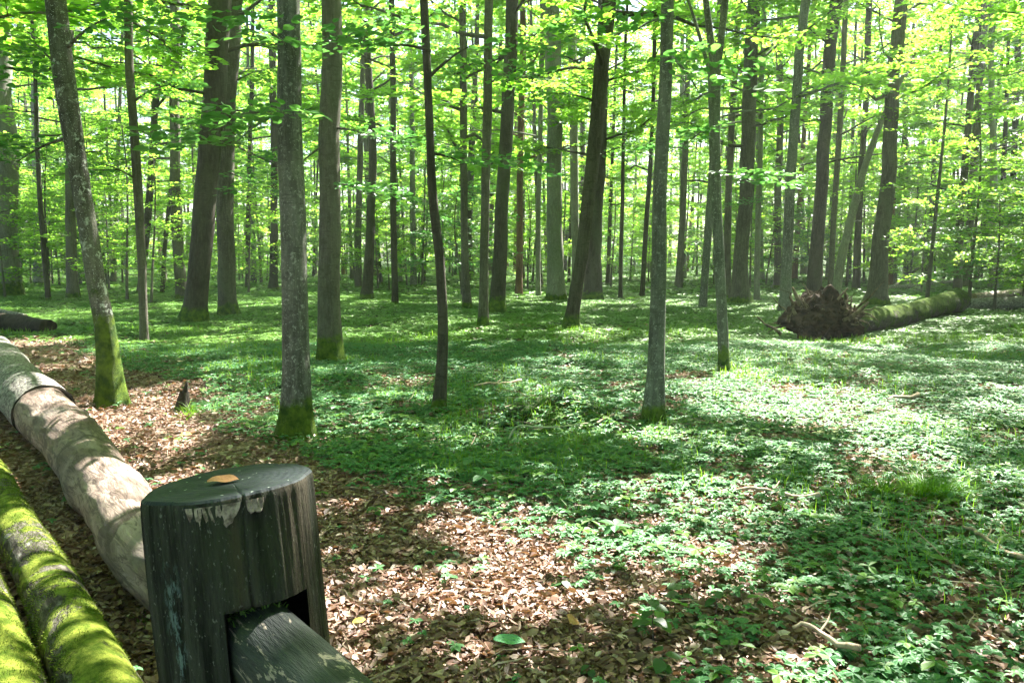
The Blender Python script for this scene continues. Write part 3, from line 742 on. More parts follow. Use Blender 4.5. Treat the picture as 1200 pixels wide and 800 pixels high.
# ---- dead leaves
def litter_mesh(n, y0, y1, size, power, seed, amount=None):
    rg = np.random.default_rng(seed)
    x, y, hw = view_pts(n, y0, y1, power, rg)
    k = rg.random(n) < (.10 + .90 * litter(x, y)); x, y = x[k], y[k]; m = len(x)
    z = terrain(x, y) + rg.random(m) * .035 + .012
    a = rg.uniform(0, 6.28, m); sz = size * (.45 + 1.15 * rg.random(m) ** 1.8)
    nn = np.stack([rg.normal(0, .3, m), rg.normal(0, .3, m), np.ones(m)], 1); nn /= np.linalg.norm(nn, axis=1)[:, None]
    d = np.stack([np.cos(a), np.sin(a), np.zeros(m)], 1); d -= (d * nn).sum(1)[:, None] * nn; d /= np.linalg.norm(d, axis=1)[:, None]
    s = np.cross(nn, d)
    curl = rg.uniform(-1.1, 1.3, m); arch = rg.uniform(-.35, .5, m)
    U = [0, .3, .68, 1]; Wd = [.05, .30, .27, .02]
    vs = []
    for u, w in zip(U, Wd):
        for c_ in (-1, 0, 1):
            jit = 1 + rg.normal(0, .13, m) if c_ else 1
            lx = c_ * w * jit * np.cos(curl * .6); lz = (abs(c_) * w * np.sin(curl)) + arch * ((u - .5) ** 2 - .25)
            vs.append(np.stack([x, y, z], 1) + sz[:, None] * (((u - .5))* d + lx[:, None] * s * np.ones((m, 1)) + lz[:, None] * nn) if np.ndim(lx) else np.stack([x, y, z], 1) + sz[:, None] * ((u - .5) * d + lz[:, None] * nn))
    vs = np.stack(vs, 1)
    fq = [(r * 3 + c_, r * 3 + c_ + 1, r * 3 + c_ + 4, r * 3 + c_ + 3) for r in range(3) for c_ in range(2)]
    f = (np.arange(m)[:, None, None] * 12 + np.array(fq)[None]).reshape(-1, 4)
    t = np.clip(rg.normal(.44, .27, m), 0, 1)
    return vs, f, np.repeat(t, 12)
q = Q()
for (n_, y0, y1, sz, pw, sd) in ((125000, 2.0, 5.2, .035, .75, 1), (80000, 5.0, 10, .04, .8, 2), (22000, 9.5, 17, .07, .9, 3)):
    v, f, t = litter_mesh(n_, y0, y1, sz, pw, sd); q.add(v.reshape(-1, 3), f, 0, t)
# tiny sticks among them
rg = np.random.default_rng(8)
x, y, hw = view_pts(1500, 2.2, 12, .8, rg)
for a_, b_ in zip(x, y):
    an = rg.uniform(0, 6.28); ln = rg.uniform(.05, .3) * (1 + .04 * b_); z = float(terrain(a_, b_)) + .04; d = np.array([math.cos(an), math.sin(an), rg.normal(0, .08)]); s = np.linspace(0, 1, 4)
    tube(q, np.array([a_, b_, z]) + d * (s * ln)[:, None] + rg.normal(0, .008, (4, 3)), rg.uniform(.002, .005) * (1.2 - .6 * s), 4, 1)
o = q.build('leaf_litter', [LIT, STICK]); tag(o, 'brown dead beech leaves and twigs carpeting the near ground', 'leaf litter', kind='stuff')

# ---- green herbs: whorls of leaflets on the green ground
def herb_mesh(q, n, y0, y1, size, power, seed, leaflets, hexa, mat, hmax):
    rg = np.random.default_rng(seed)
    x, y, hw = view_pts(n, y0, y1, power, rg)
    lit = litter(x, y); patch = fnoise(x * .8 + 5, y * .8, 3)
    k = rg.random(n) < (1 - lit) * sstep(.30, .52, patch) + .012 * lit; k |= (rg.random(n) < .45 * (1 - lit))
    x, y = x[k], y[k]; m = len(x)
    z = terrain(x, y) + .02 + hmax * rg.random(m) ** .7 * (.5 + fnoise(x * 1.5, y * 1.5))
    c = np.repeat(np.stack([x, y, z], 1), leaflets, 0); M = len(c)
    a = np.repeat(rg.uniform(0, 6.28, m), leaflets) + np.tile(np.arange(leaflets) * 6.283 / leaflets, m) + rg.normal(0, .25, M)
    sz = np.repeat(size * (.6 + .8 * rg.random(m)), leaflets) * (.8 + .4 * rg.random(M))
    d = np.stack([np.cos(a), np.sin(a), rg.normal(-.06, .16, M)], 1); d /= np.linalg.norm(d, axis=1)[:, None]
    nn = np.array([[0, 0, 1.]]) + rg.normal(0, .15, (M, 3)); s = np.cross(nn, d); s /= np.linalg.norm(s, axis=1)[:, None]; nn = np.cross(d, s)
    big = fnoise(x * .35, y * .35, 2); t = np.repeat(np.clip(.15 + big * .6 + rg.normal(0, .16, m), 0, 1), leaflets)
    if hexa: pr = [(0, 0, 0), (.30, .38, .06), (.25, .72, .05), (0, 1, -.1), (-.25, .72, .05), (-.30, .38, .06)]; fq = [(0, 1, 2, 3), (0, 3, 4, 5)]
    else: pr = [(0, 0, 0), (.36, .5, .05), (0, 1, -.06), (-.36, .5, .05)]; fq = [(0, 1, 2, 3)]
    vs = np.stack([c + sz[:, None] * (p_[0] * s + p_[1] * d + p_[2] * nn) for p_ in pr], 1)
    q.add(vs, (np.arange(M)[:, None, None] * len(pr) + np.array(fq)[None]).reshape(-1, 4), mat, np.repeat(t, len(pr)))
q = Q()
herb_mesh(q, 38000, 2.2, 6.0, .029, .7, 21, 5, True, 0, .06)
herb_mesh(q, 4000, 2.2, 7.0, .045, .7, 25, 3, True, 1, .09)
herb_mesh(q, 150, 2.2, 8.0, .07, .7, 29, 5, True, 0, .15)
herb_mesh(q, 26000, 5.0, 14, .04, .8, 27, 3, False, 1, .06)
herb_mesh(q, 95000, 5.6, 13, .034, .8, 22, 4, True, 0, .05)
herb_mesh(q, 110000, 12.5, 30, .07, .9, 23, 3, False, 1, .04)
herb_mesh(q, 80000, 28, 110, .22, .95, 24, 2, False, 1, .06)
o = q.build('woodland_herbs', [HERB, HERBF]); tag(o, 'low green herb leaves covering the forest floor', 'ground cover', kind='stuff')

# ---- thin grass in loose patches
q = Q(); rg = np.random.default_rng(61); x, y, hw = view_pts(60000, 2.6, 16, .8, rg)
k = (fnoise(x * .9 + 12, y * .9 + 5) > .54) & (litter(x, y) < .5); x, y = x[k], y[k]; m = len(x)
p0 = np.stack([x, y, terrain(x, y) + .01], 1); a = rg.uniform(0, 6.28, m); h = rg.uniform(.05, .16, m)[:, None]; sd = np.stack([-np.sin(a), np.cos(a), 0 * a], 1); dr = np.stack([np.cos(a), np.sin(a), 0 * a], 1)
w_ = (.0016 + .0002 * y)[:, None]; z1 = np.array([[0, 0, 1.]]); bd_ = rg.uniform(.1, .8, m)[:, None]
pA, pB, pC = p0, p0 + h * .6 * z1 + dr * h * bd_ * .35, p0 + h * (1 - .3 * bd_) * z1 + dr * h * bd_
v = np.stack([pA - sd * w_, pA + sd * w_, pB - sd * w_ * .8, pB + sd * w_ * .8, pC - sd * w_ * .1, pC + sd * w_ * .1], 1)
q.add(v, (np.arange(m)[:, None, None] * 6 + np.array([(0, 1, 3, 2), (2, 3, 5, 4)])[None]).reshape(-1, 4), 0, np.repeat(rg.random(m), 6))
tag(q.build('forest_grass', [GRASSM]), 'thin grass blades growing among the herbs', 'grass', kind='stuff')

# ------------------------------------------------------------------ logs
def logmat(name, kind, cov=0.0, ma=(.06, .10, .008), mb=(.25, .29, .045)):
    m, nt = newmat(name); n = N(nt)
    vi = n.obj(rnd=False)
    nz = n.n('ShaderNodeSeparateXYZ', {0: n.n('ShaderNodeNewGeometry').outputs['Normal']}).outputs[2]
    if kind == 'moss':
        vl = n.obj((.35, 1, 1), False)
        big = n.noise(vi, 3.2, 6, .7, .4); fine = n.noise(vi, 70, 4, .75); st = n.noise(vl, 26, 5, .7)
        barkc = n.mix(n.ramp(st, .4, .6), (.03, .026, .022), (.10, .09, .075))
        barkc = n.mix(n.math('MULTIPLY', n.ramp(n.noise(vi, 9, 3, .6), .62, .68), .5), barkc, (.22, .22, .2))
        mc = n.mix(n.ramp(n.noise(vi, 12, 5, .7), .35, .66), ma, mb)
        mc = n.mix(n.math('MULTIPLY', n.ramp(fine, .5, .7), .5), mc, (.035, .07, .004))
        k = n.ramp(n.math('ADD', big, n.math('MULTIPLY', nz, .10)), .50 - cov, .56 - cov)
        c = n.mix(k, barkc, mc)
        b = n.bump(n.math('MULTIPLY', k, n.math('ADD', .5, n.noise(vi, 90, 4, .8))), .018, 1.0)
        b = n.bump(st, .012, .8, b)
        n.out(n.bsdf(c, .95, b, .1))
    elif kind == 'bare':
        vl = n.obj((.16, 1, 1), False)
        st = n.noise(vl, 26, 7, .78, .8); big = n.noise(n.obj((.4, 1, 1), False), 4, 5, .65, .8)
        c = n.mix(n.ramp(big, .36, .66), (.18, .125, .10), (.47, .36, .305))
        c = n.mix(n.math('MULTIPLY', n.ramp(st, .48, .58), .75), c, (.10, .07, .055))
        kn = n.noise(n.obj((.5, 1, 1), False), 6, 2, .5, 1.5)
        c = n.mix(n.math('MULTIPLY', n.ramp(kn, .57, .64), .8), c, (.10, .07, .055))
        c = n.mix(n.math('MULTIPLY', n.ramp(n.noise(vi, 2.2, 3, .6), .55, .7), .5), c, (.24, .22, .19))
        b = n.bump(n.math('ADD', n.math('MULTIPLY', st, 1.6), big), .035, 1.0)
        n.out(n.bsdf(c, .7, b, .25))
    elif kind == 'rough':
        vl = n.obj((.5, 1, 1), False)
        st = n.noise(vl, 40, 6, .75)
        c = n.mix(n.ramp(st, .4, .62), (.10, .09, .08), (.36, .34, .31))
        n.out(n.bsdf(c, .9, n.bump(st, .02, 1.0), .15))
    return m
MOSSLOG, BARELOG, ROUGHLOG = logmat('mossy_log', 'moss', -.02), logmat('stripped_log', 'bare'), logmat('grey_log_bark', 'rough')
RAW = simple('raw_wood', (.2, .15, .1), (.36, .27, .18), 14, stretch=(.3, 1, 1))
DARKWOOD = simple('rotten_wood', (.012, .01, .008), (.05, .038, .028), 9)
DARKMOSS = logmat('old_mossy_log', 'moss', .08, (.022, .04, .006), (.08, .12, .016))
EARTH = simple('root_earth', (.014, .009, .006), (.075, .045, .03), 7, .95, bumpd=.05, bs=18)

def log(name, A, B, ra, rb, mat, label, sides=40, seg=120, seed=3, rough=.07, sag=0.0, group=None, knots=(), wob=.02, cut=None, caps=1):
    """a lying log along its own x axis, so the grain runs along it"""
    A = np.array(A, float); B = np.array(B, float); ln = np.linalg.norm(B - A)
    s = np.linspace(0, 1, seg)
    q = Q()
    pts = np.zeros((seg, 3)); pts[:, 0] = s * ln
    pts[:, 1] = (fnoise(s * 4 + seed, s * 0 + 3) - .5) * wob * 4; pts[:, 2] = (fnoise(s * 4 + seed, s * 0 + 30) - .5) * wob * 2
    tube(q, pts, ra + (rb - ra) * s, sides, 0, seed, rough, 0, caps=caps, knots=knots)
    o = q.build(name, [mat, cut or RAW], smooth=[0])
    X_ = Vector(B - A).normalized(); Y_ = Vector((0, 0, 1)).cross(X_).normalized(); Z_ = X_.cross(Y_)
    o.matrix_world = Matrix.Translation(Vector(A)) @ Matrix((X_, Y_, Z_)).transposed().to_4x4()
    tag(o, label, 'log', group)
    return o
# direction shared by the three: they run away to the left
def axis_pt(px, py, h): return at(px, py, h)
dirv = np.array([(-105 - 600) / F, 1.0, 0]); dirv /= np.linalg.norm(dirv)
m1 = axis_pt(64, 700, .12); 
dirm = np.array([(-150 - 600) / F, 1.0, 0]); dirm /= np.linalg.norm(dirm)
ML1 = log('mossy_log', m1 - dirm * 1.6, m1 + dirm * 6.5, .118, .07, MOSSLOG, 'bright mossy log lying beside the bare log, the wider of the mossy two', seed=4, wob=.012, rough=.055, sides=48, seg=200)
m2 = axis_pt(-12, 745, .12); 
ML2 = log('mossy_log', m2 - dirm * 1.2, m2 + dirm * 5.5, .10, .105, MOSSLOG, 'mossy log with dark bark showing, in the bottom left corner', seed=9, wob=.012, rough=.06, sides=48, seg=180)
b1 = axis_pt(147, 600, .19); b2 = axis_pt(64, 492, .24)
bd = b2 - b1; bd[2] = 0; bl = np.linalg.norm(bd); bd /= bl
join = b1 + bd * (bl * 1.22)
log('bare_log', b1 - bd * 1.7, join, .14, .22, BARELOG, 'pinkish barkless log lying behind the wooden post', seed=12, rough=.11, sides=72, seg=260, wob=.035,
    knots=[(2.5, 1.2, .035, .03), (3.4, 2.0, .05, .035), (4.1, 1.0, .04, -.03), (3.9, 2.3, .035, .03), (2.0, 1.9, .03, -.02), (4.5, 1.6, .05, .035), (4.7, 1.1, .04, -.03), (3.1, 1.1, .03, -.02)])
g0 = join + bd * .0; g0[2] += .012
log('grey_log', g0 + np.array([-.03, 0, 0.0]), g0 + bd * 4.5 + np.array([-.1, 0, .05]), .236, .245, ROUGHLOG, 'grey rough-barked log end butting against the barkless log at the left edge', seed=15, rough=.06, sides=48, seg=80, cut=DARKWOOD)

def fuzz(o, r, x0, x1, n_, seed):
    rg = np.random.default_rng(seed); me_ = o.data
    co = np.zeros(len(me_.vertices) * 3); me_.vertices.foreach_get('co', co); co = co.reshape(-1, 3)
    nm = np.zeros(len(me_.vertices) * 3); me_.vertices.foreach_get('normal', nm); nm = nm.reshape(-1, 3)
    ok = np.where((co[:, 0] > x0) & (co[:, 0] < x1) & (nm[:, 2] > -.2))[0]
    pk = rg.choice(ok, n_); c = co[pk] + rg.normal(0, .014, (n_, 3)); nn = nm[pk]
    ax = co[pk] * [1, 0, 0]; rad = np.linalg.norm((co[pk])[:, 1:], axis=1)
    c = c - nn * ((c - co[pk]) * nn).sum(1)[:, None] - nn * .003
    k = fnoise(c[:, 0] * 4 + seed, np.arctan2(c[:, 2], c[:, 1]) * 1.4 + 5, 3) > .47; c, nn = c[k], nn[k]; m_ = len(c)
    t_ = rg.normal(0, 1, (m_, 3)); t_ -= (t_ * nn).sum(1)[:, None] * nn; t_ /= np.linalg.norm(t_, axis=1)[:, None]
    h = rg.uniform(.003, .009, m_)[:, None]; w_ = .0016
    tip = c + nn * h + t_[:, [1, 2, 0]] * .004
    q_ = Q(); vs_2 = np.stack([c - t_ * w_, c + t_ * w_, tip + t_ * w_ * .4, tip - t_ * w_ * .4], 1)
    q_.add(vs_2, np.arange(m_ * 4).reshape(-1, 4), 0, np.repeat(rg.random(m_), 4)); q_.build('moss', [FUZZ], o)
FUZZ = leafmat('moss_blade', (.055, .085, .012), (.17, .21, .035), (.1, .17, .02), (.26, .34, .05), .22, .08, .8)
fuzz(ML1, .115, .8, 5, 26000, 3); fuzz(ML2, .115, .5, 3, 12000, 8)

# fallen trunk with its root plate
fa, fb = at(985, 398), at(1122, 369)
fd = fb - fa; fd[2] = 0; fl = np.linalg.norm(fd); fd /= fl
rt = empty('fallen_tree', fa, 'fallen mossy trunk with a torn brown root plate lying right of the centre', 'fallen tree')
q = Q(); s = np.linspace(0, 1, 90)
pts = (fd * (s * fl)[:, None]); pts[:, 2] = .22 + .10 * s + .03 * np.sin(s * 9)
tube(q, pts, .20 + .07 * s + .035 * np.exp(-((s - .97) / .06) ** 2), 36, 0, 21, .12, 0)
o = q.build('fallen_trunk', [DARKMOSS], rt, smooth=[0])
q = Q(); tube(q, np.array([pts[-1] - fd * .02, pts[-1] - fd * .015 + [0, 0, .001], pts[-1] + fd * .001, ]), [.295, .29, .24], 24, 0, 3, .2); tube(q, np.array([pts[-1] + fd * .002, pts[-1] - fd * .12, pts[-1] - fd * .2]), [.25, .16, .002], 24, 0, 3, .25)
q.build('broken_end', [DARKWOOD], rt)
# root plate: a ragged clod with many roots; its broad side faces the camera
bm = bmesh.new(); bmesh.ops.create_icosphere(bm, subdivisions=5, radius=1)
for vtx in bm.verts:
    c = vtx.co.copy(); d1 = mnoise.fractal(c * 1.6 + Vector((3, 1, 7)), 1, 2, 5) * .36; d2 = mnoise.ridged_multi_fractal(c * 2.6, 1, 2.1, 5, 1, 2) * .13 - .1
    r_ = 1 + d1 + d2 - .1
    top = 1 - .32 * max(0, c.z) * (abs(c.x) ** .7)
    vtx.co = Vector((c.x * .84 * r_ * (1 - .42 * max(0, c.z)) - .12 * max(0, c.z), c.y * .40 * r_, c.z * .70 * r_ * top + .08))
me = bpy.data.meshes.new('root_plate'); bm.to_mesh(me); bm.free(); me.materials.append(EARTH)
o = bpy.data.objects.new('root_plate', me); col.objects.link(o); o.parent = rt; o.scale = (.88, 1, .76); o.location = (-.35, -.1, .36); o.rotation_euler = (0, 0, R(8))
rg = np.random.default_rng(6); q = Q()
ROOTW = simple('root_bark', (.045, .028, .018), (.2, .15, .105), 10)
for i in range(55):
    a = rg.uniform(0, 6.28); el = rg.uniform(-.2, 1.3)
    d = np.array([math.cos(a) * math.cos(el), -abs(math.sin(a)) * .8 * math.cos(el), math.sin(el)])
    st = np.array([-.35, -.1, .34]) + d * np.array([.66, .3, .30])
    ln = rg.uniform(.1, .32) if i > 6 else rg.uniform(.4, .6); s = np.linspace(0, 1, 7)
    dd = d * .8 + rg.normal(0, .35, 3); curve = rg.normal(0, .3, 3)
    p_ = st + dd * (s * ln)[:, None] + curve * (s ** 2 * ln)[:, None] + rg.normal(0, .012, (7, 3))
    tube(q, p_, rg.uniform(.008, .035) * (1 - .8 * s), 6)
# spikes on top and the long root pointing left
for (px_, py_, qx, qy, r_) in ((930, 370, 926, 343, .05), (945, 362, 936, 346, .03), (985, 368, 992, 352, .05), (998, 374, 1003, 356, .04), (916, 392, 887, 372, .035), (950, 360, 958, 346, .03), (962, 360, 963, 342, .02)):
    A_ = atY(px_, py_, fa[1] - .3) - fa; B_ = atY(qx, qy, fa[1] - .35) - fa; s = np.linspace(0, 1, 7)
    tube(q, A_ + (B_ - A_) * s[:, None] + rg.normal(0, .015, (7, 3)), r_ * (1 - .75 * s), 7)
for i in range(15):
    a = rg.uniform(.1, 3.04); rr_ = rg.uniform(.2, .75); st = np.array([-.42 + math.cos(a) * rr_, -.28 - rg.random() * .12, .40 + math.sin(a) * rr_ * .72 - .1])
    d = np.array([math.cos(a) * .8, -rg.random() * .8, math.sin(a) * 1.0 + .15]) + rg.normal(0, .6, 3); d /= np.linalg.norm(d); ln = rg.uniform(.1, .4); s = np.linspace(0, 1, 7)
    tube(q, st + d * (s * ln)[:, None] + rg.normal(0, .3, 3) * (s ** 2 * ln)[:, None], rg.uniform(.02, .05) * (1 - .6 * s), 7, 0, i, .3, caps=True)
q.build('roots', [ROOTW], rt, smooth=[0])

# heap of dead logs at the right, thin poles behind
hA, hB = at(1128, 363), at(1290, 362)
log('dead_log', hA + [0, 0, .16], hB + [0, 0, .18], .17, .2, ROUGHLOG, 'pale dead log leading right from the broken end of the mossy trunk', seed=31, sides=20, seg=50, rough=.15)
hA, hB = at(1140, 356), at(1260, 352)
log('dead_log', hA + [0, 0, .2], hB + [0, .3, .42], .13, .1, BARELOG, 'bare pale log resting behind the pale dead log at the right', seed=33, sides=18, seg=40, rough=.15)
hA, hB = at(1040, 343), at(1118, 342)
log('fallen_pole', hA + [0, 0, .22], hB + [0, 0, .36], .07, .06, ROUGHLOG, 'thin grey pole lying level beyond the mossy fallen trunk', seed=35, sides=12, seg=30)
hA = at(1048, 338); hB = atY(1118, 283, hA[1] + 2)
log('fallen_branch', hA + [0, 0, .1], hB, .07, .03, BARK['dark'], 'dark dead branch slanting up to the right beyond the mossy trunk', seed=36, sides=10, seg=30)
# rotten dark log at the left
lA, lB = at(-90, 380), at(55, 391)
o = log('rotten_log', lA + [0, 0, .16], lB + [0, 0, .12], .26, .17, DARKWOOD, 'rotten black log end on the ground at the left edge', seed=41, sides=24, seg=60, rough=.25, cut=DARKWOOD)
log('dead_log', at(-40, 372) + [0, 0, .34], at(30, 386) + [0, 0, .26], .06, .05, ROUGHLOG, 'short grey branch piece leaning on the rotten black log', seed=42, sides=12, seg=20, rough=.2)

# small broken stub
p0 = at(214, 484); e = q = Q()
s = np.linspace(0, 1, 14); tube(q, np.stack([.03 * s, 0 * s, s * .24 - .03], 1), .065 * (1 - .45 * s), 16, 0, 5, .3, .5); tube(q, np.array([[.03, 0, .2], [.05, 0, .27], [.055, 0, .31]]), [.03, .02, .004], 8)
o = q.build('tree_stub', [BARK['dark']], smooth=[0]); o.location = p0; o['moss'] = .05; tag(o, 'small dark broken stub between the leaning blotched trunk and the mossy-footed trunk', 'stump')

# sticks lying about
STK = [((931, 733), (1001, 755), .011, 'thick bare stick lying in the herbs at the bottom right'), ((862, 574), (958, 580), .014, 'dark stick lying across the sunlit ground right of the centre'),
       ((1040, 468), (1075, 462), .02, 'short stick at the far side of the sunlit patch'), ((700, 478), (758, 474), .018, 'pale stick touching the foot of the smooth grey trunk'),
       ((556, 452), (610, 446), .02, 'stick in the grass in the middle, left of the small mound'), ((1130, 618), (1196, 652), .012, 'thin dark stick in the herbs at the right edge')]
for (a_, b_, r_, lb) in STK:
    up_ = .085 if a_[1] > 700 else .06; A_ = at(*a_, r_ + up_); B_ = at(*b_, r_ + up_); rg = np.random.default_rng(int(a_[0])); s = np.linspace(0, 1, 14); q = Q()
    p_ = (B_ - A_) * s[:, None] + np.stack([0 * s, .03 * np.sin(s * 5), .012 * np.sin(s * 7)], 1) + rg.normal(0, .003, (14, 3))
    tube(q, p_, r_ * (.55 + .6 * s), 10, 0, 3, .2, caps=True)
    tube(q, np.array([p_[6], p_[6] + [.04, .03, .03], p_[6] + [.07, .08, .04]]), [r_ * .5, r_ * .35, r_ * .15], 6)
    o = q.build('fallen_stick', [STICK], smooth=[0]); o.location = A_; tag(o, lb, 'stick')
# arching dead stem on the mound
A_, B_, C_ = at(592, 524), at(628, 500, .2), at(690, 496, .08)
q = Q(); p_ = catmull(np.array([A_, (A_ + B_) / 2 + [-.02, 0, .09], B_, C_]) - A_, 24); tube(q, p_, np.linspace(.008, .004, 24), 6)
o = q.build('arching_twig', [simple('dry_stem', (.35, .36, .22), (.5, .5, .35))], smooth=[0]); o.location = A_; tag(o, 'pale dry twig arching over the small mound in the middle', 'twig')

# ------------------------------------------------------------------ grass tufts and seedlings
def tuft(px, py, n, h, spread, lb):
    p = at(px, py); rg = np.random.default_rng(px); q = Q(); cl = rg.normal(0, spread * .45, (5, 2)); cl[0] = 0
    for i in range(n):
        a = rg.uniform(0, 6.28); r0 = rg.random() * spread * .3; hh = h * rg.uniform(.3, 1.15); out = spread * rg.uniform(.1, 1.1); b0 = cl[rg.integers(5)]; tw = rg.normal(0, .5)
        s = np.linspace(0, 1, 5); aa = a + tw * s; c = np.stack([b0[0] + np.cos(aa) * (r0 + out * s ** 1.6) + .25 * out * s, b0[1] + np.sin(aa) * (r0 + out * s ** 1.6), hh * (s - rg.uniform(.2, .6) * s ** 2.4)], 1)
        w = .0035 * (1 - s) + .0004; sd = np.array([-math.sin(a), math.cos(a), 0])
        v = np.concatenate([c + sd * w[:, None], c - sd * w[:, None]]); f = [(k, k + 1, k + 6, k + 5) for k in range(4)]
        q.add(v, f, 0, np.full(10, rg.random()))
    o = q.build('grass_tuft', [GRASSM]); o.location = p; tag(o, lb, 'grass tuft')
tuft(1090, 588, 900, .24, .26, 'bright green arching grass tuft at the edge of the sunlit herbs on the right')
tuft(668, 523, 260, .16, .25, 'grass tuft on the small mound in the middle')
tuft(163, 738, 60, .08, .08, 'small grass tuft between the bare log and the mossy log')
tuft(228, 488, 160, .18, .2, 'dark grass tuft at the foot of the small broken stub')

def seedling(px, py, h, nl, ls, lb, mat=0):
    p = at(px, py); rg = np.random.default_rng(px + py); q = Q()
    s = np.linspace(0, 1, 5); top = np.array([rg.normal(0, .02), rg.normal(0, .02), h])
    tube(q, top * s[:, None], .0025 * (1.3 - s), 5, 1)
    P = []; D = []
    for i in range(nl):
        a = i * 2.4 + rg.random(); t_ = .35 + .65 * (i + 1) / nl
        P.append(top * t_); D.append([math.cos(a), math.sin(a), rg.normal(-.05, .15)])
    P = np.array(P); D = np.array(D); D /= np.linalg.norm(D, axis=1)[:, None]
    for i in range(nl):
        n0 = np.array([0, 0, 1.]) + rg.normal(0, .2, 3); sd = np.cross(n0, D[i]); sd /= np.linalg.norm(sd); nn = np.cross(D[i], sd); z_ = ls * rg.uniform(.7, 1.2)
        U = np.linspace(0, 1, 7); W_ = .42 * np.sin(np.pi * U ** .8) ** .8; W_[0] = .03; W_[-1] = .01
        c = P[i] + z_ * ((U * 1.0 + .15)[:, None] * D[i] - (.25 * U ** 2)[:, None] * nn)
        v = np.concatenate([c - sd * (W_ * z_)[:, None] + nn * (.1 * W_ * z_)[:, None], c, c + sd * (W_ * z_)[:, None] + nn * (.1 * W_ * z_)[:, None]])
        f = [(k, k + 1, k + 8, k + 7) for k in range(6)] + [(k + 7, k + 8, k + 15, k + 14) for k in range(6)]
        q.add(v, f, 0, np.full(21, rg.random()))
        tube(q, np.array([P[i], P[i] + D[i] * z_ * .1, P[i] + D[i] * z_ * .2]), [.0012] * 3, 4, 1)
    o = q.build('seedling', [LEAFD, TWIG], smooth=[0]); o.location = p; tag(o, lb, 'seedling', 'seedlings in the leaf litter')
for a_ in [(766, 760, .22, 9, .055, 'tallest dark green seedling in the leaf litter, left of the herb bed'), (660, 696, .07, 4, .05, 'tiny round-leaved seedling alone in the leaf litter'), (800, 716, .12, 6, .06, 'broad-leaved seedling at the edge of the herb bed'),
           (716, 682, .06, 4, .04, 'tiny seedling right of the lone round-leaved one'), (534, 662, .09, 5, .04, 'seedling pair-leaf in the litter right of the post'), (562, 668, .08, 5, .038, 'small seedling beside the pair-leaf one in the litter'),
           (440, 612, .1, 6, .045, 'leafy seedling just right of the post near the herb border'), (770, 800, .1, 7, .05, 'feathery seedling at the bottom edge of the photo'), (690, 798, .06, 5, .03, 'small bright seedling at the bottom right of the green fallen leaf'),
           (838, 728, .14, 9, .05, 'bushy seedling against the herb bed at lower right'), (90, 600, .12, 8, .06, 'leafy seedling between the mossy log and the bare log')]:
    seedling(*a_)

def single_leaf(name, loc, ls, rz, colr, lb, tilt=(0, 0), wid=.3):
    q = Q(); U = np.linspace(0, 1, 9); W_ = wid * np.sin(np.pi * U ** .85) ** .85; W_[0] = .015; W_[-1] = .008
    c = np.stack([(U - .5) * ls, 0 * U, .05 * ls * np.sin(U * 3.1)], 1); v = []
    for k, z_ in ((-1, .10), (-.5, .02), (0, 0), (.5, .03), (1, .13)): v.append(c + np.stack([0 * U, k * W_ * ls, z_ * W_ * ls + .03 * ls * np.sin(U * 9 + k)], 1))
    v = np.concatenate(v); f = [(j * 9 + k, j * 9 + k + 1, j * 9 + k + 10, j * 9 + k + 9) for j in range(4) for k in range(8)]
    q.add(v, f); m = simple(name + '_skin', tuple(x * .8 for x in colr), colr, 30, .5, spec=.4)
    o = q.build(name, [m], smooth=[0]); o.location = loc; o.rotation_euler = (tilt[0], tilt[1], rz); tag(o, lb, 'leaf')
single_leaf('green_leaf', at(597, 750, .06), .12, R(-14), (.12, .34, .16), 'single fresh green leaf lying on the brown litter', (.25, 0), .22)
single_leaf('yellow_leaf', at(421, 727, .05), .055, R(30), (.62, .45, .05), 'small yellow leaf on the litter right of the post', (.2, 0))
single_leaf('yellow_leaf', at(218, 509, .05), .09, R(10), (.6, .6, .08), 'pale yellow leaf on the litter before the small stub', (.2, 0))
single_leaf('orange_leaf', at(671, 727, .06), .1, R(70), (.42, .2, .07), 'orange-brown upright leaf in the litter, right of the green leaf', (.6, .3))

# ------------------------------------------------------------------ the post with its rail
PY = 1.24
tc = atY(271, 566, PY); r0 = .127
PZ = tc[2]
pe = empty('wooden_post', (tc[0], PY, float(terrain(tc[0], PY))), 'dark weathered round wooden post with a flat top in the foreground', 'post')
PM, nt = newmat('weathered_post'); n = N(nt)
vi = n.obj(rnd=False); vs_ = n.obj((1, 1, .09), False); tcn = n.n('ShaderNodeTexCoord').outputs['Object']
sp = n.n('ShaderNodeSeparateXYZ', {0: tcn})
st = n.noise(vs_, 38, 6, .7, .2); st2 = n.noise(vs_, 11, 4, .6); bl = n.noise(n.obj((1, 1, .35), False), 9, 5, .65, .3)
c = n.mix(n.ramp(st, .36, .66), (.011, .012, .010), (.062, .063, .052))
c = n.mix(n.math('MULTIPLY', n.ramp(bl, .5, .68), .6), c, (.042, .050, .026))
c = n.mix(n.math('MULTIPLY', n.ramp(st2, .58, .68), .6), c, (.085, .07, .045))
# pale flecks
fl_ = n.noise(n.obj((1, 1, .5), False), 190, 3, .6)
c = n.mix(n.math('MULTIPLY', n.ramp(fl_, .62, .70), .4), c, (.33, .34, .3))
side = n.math('MULTIPLY', n.ramp(sp.outputs[0], .085, .115), n.ramp(n.noise(vs_, 16, 4, .6), .35, .55))
c = n.mix(n.math('MULTIPLY', side, .6), c, (.075, .062, .042))
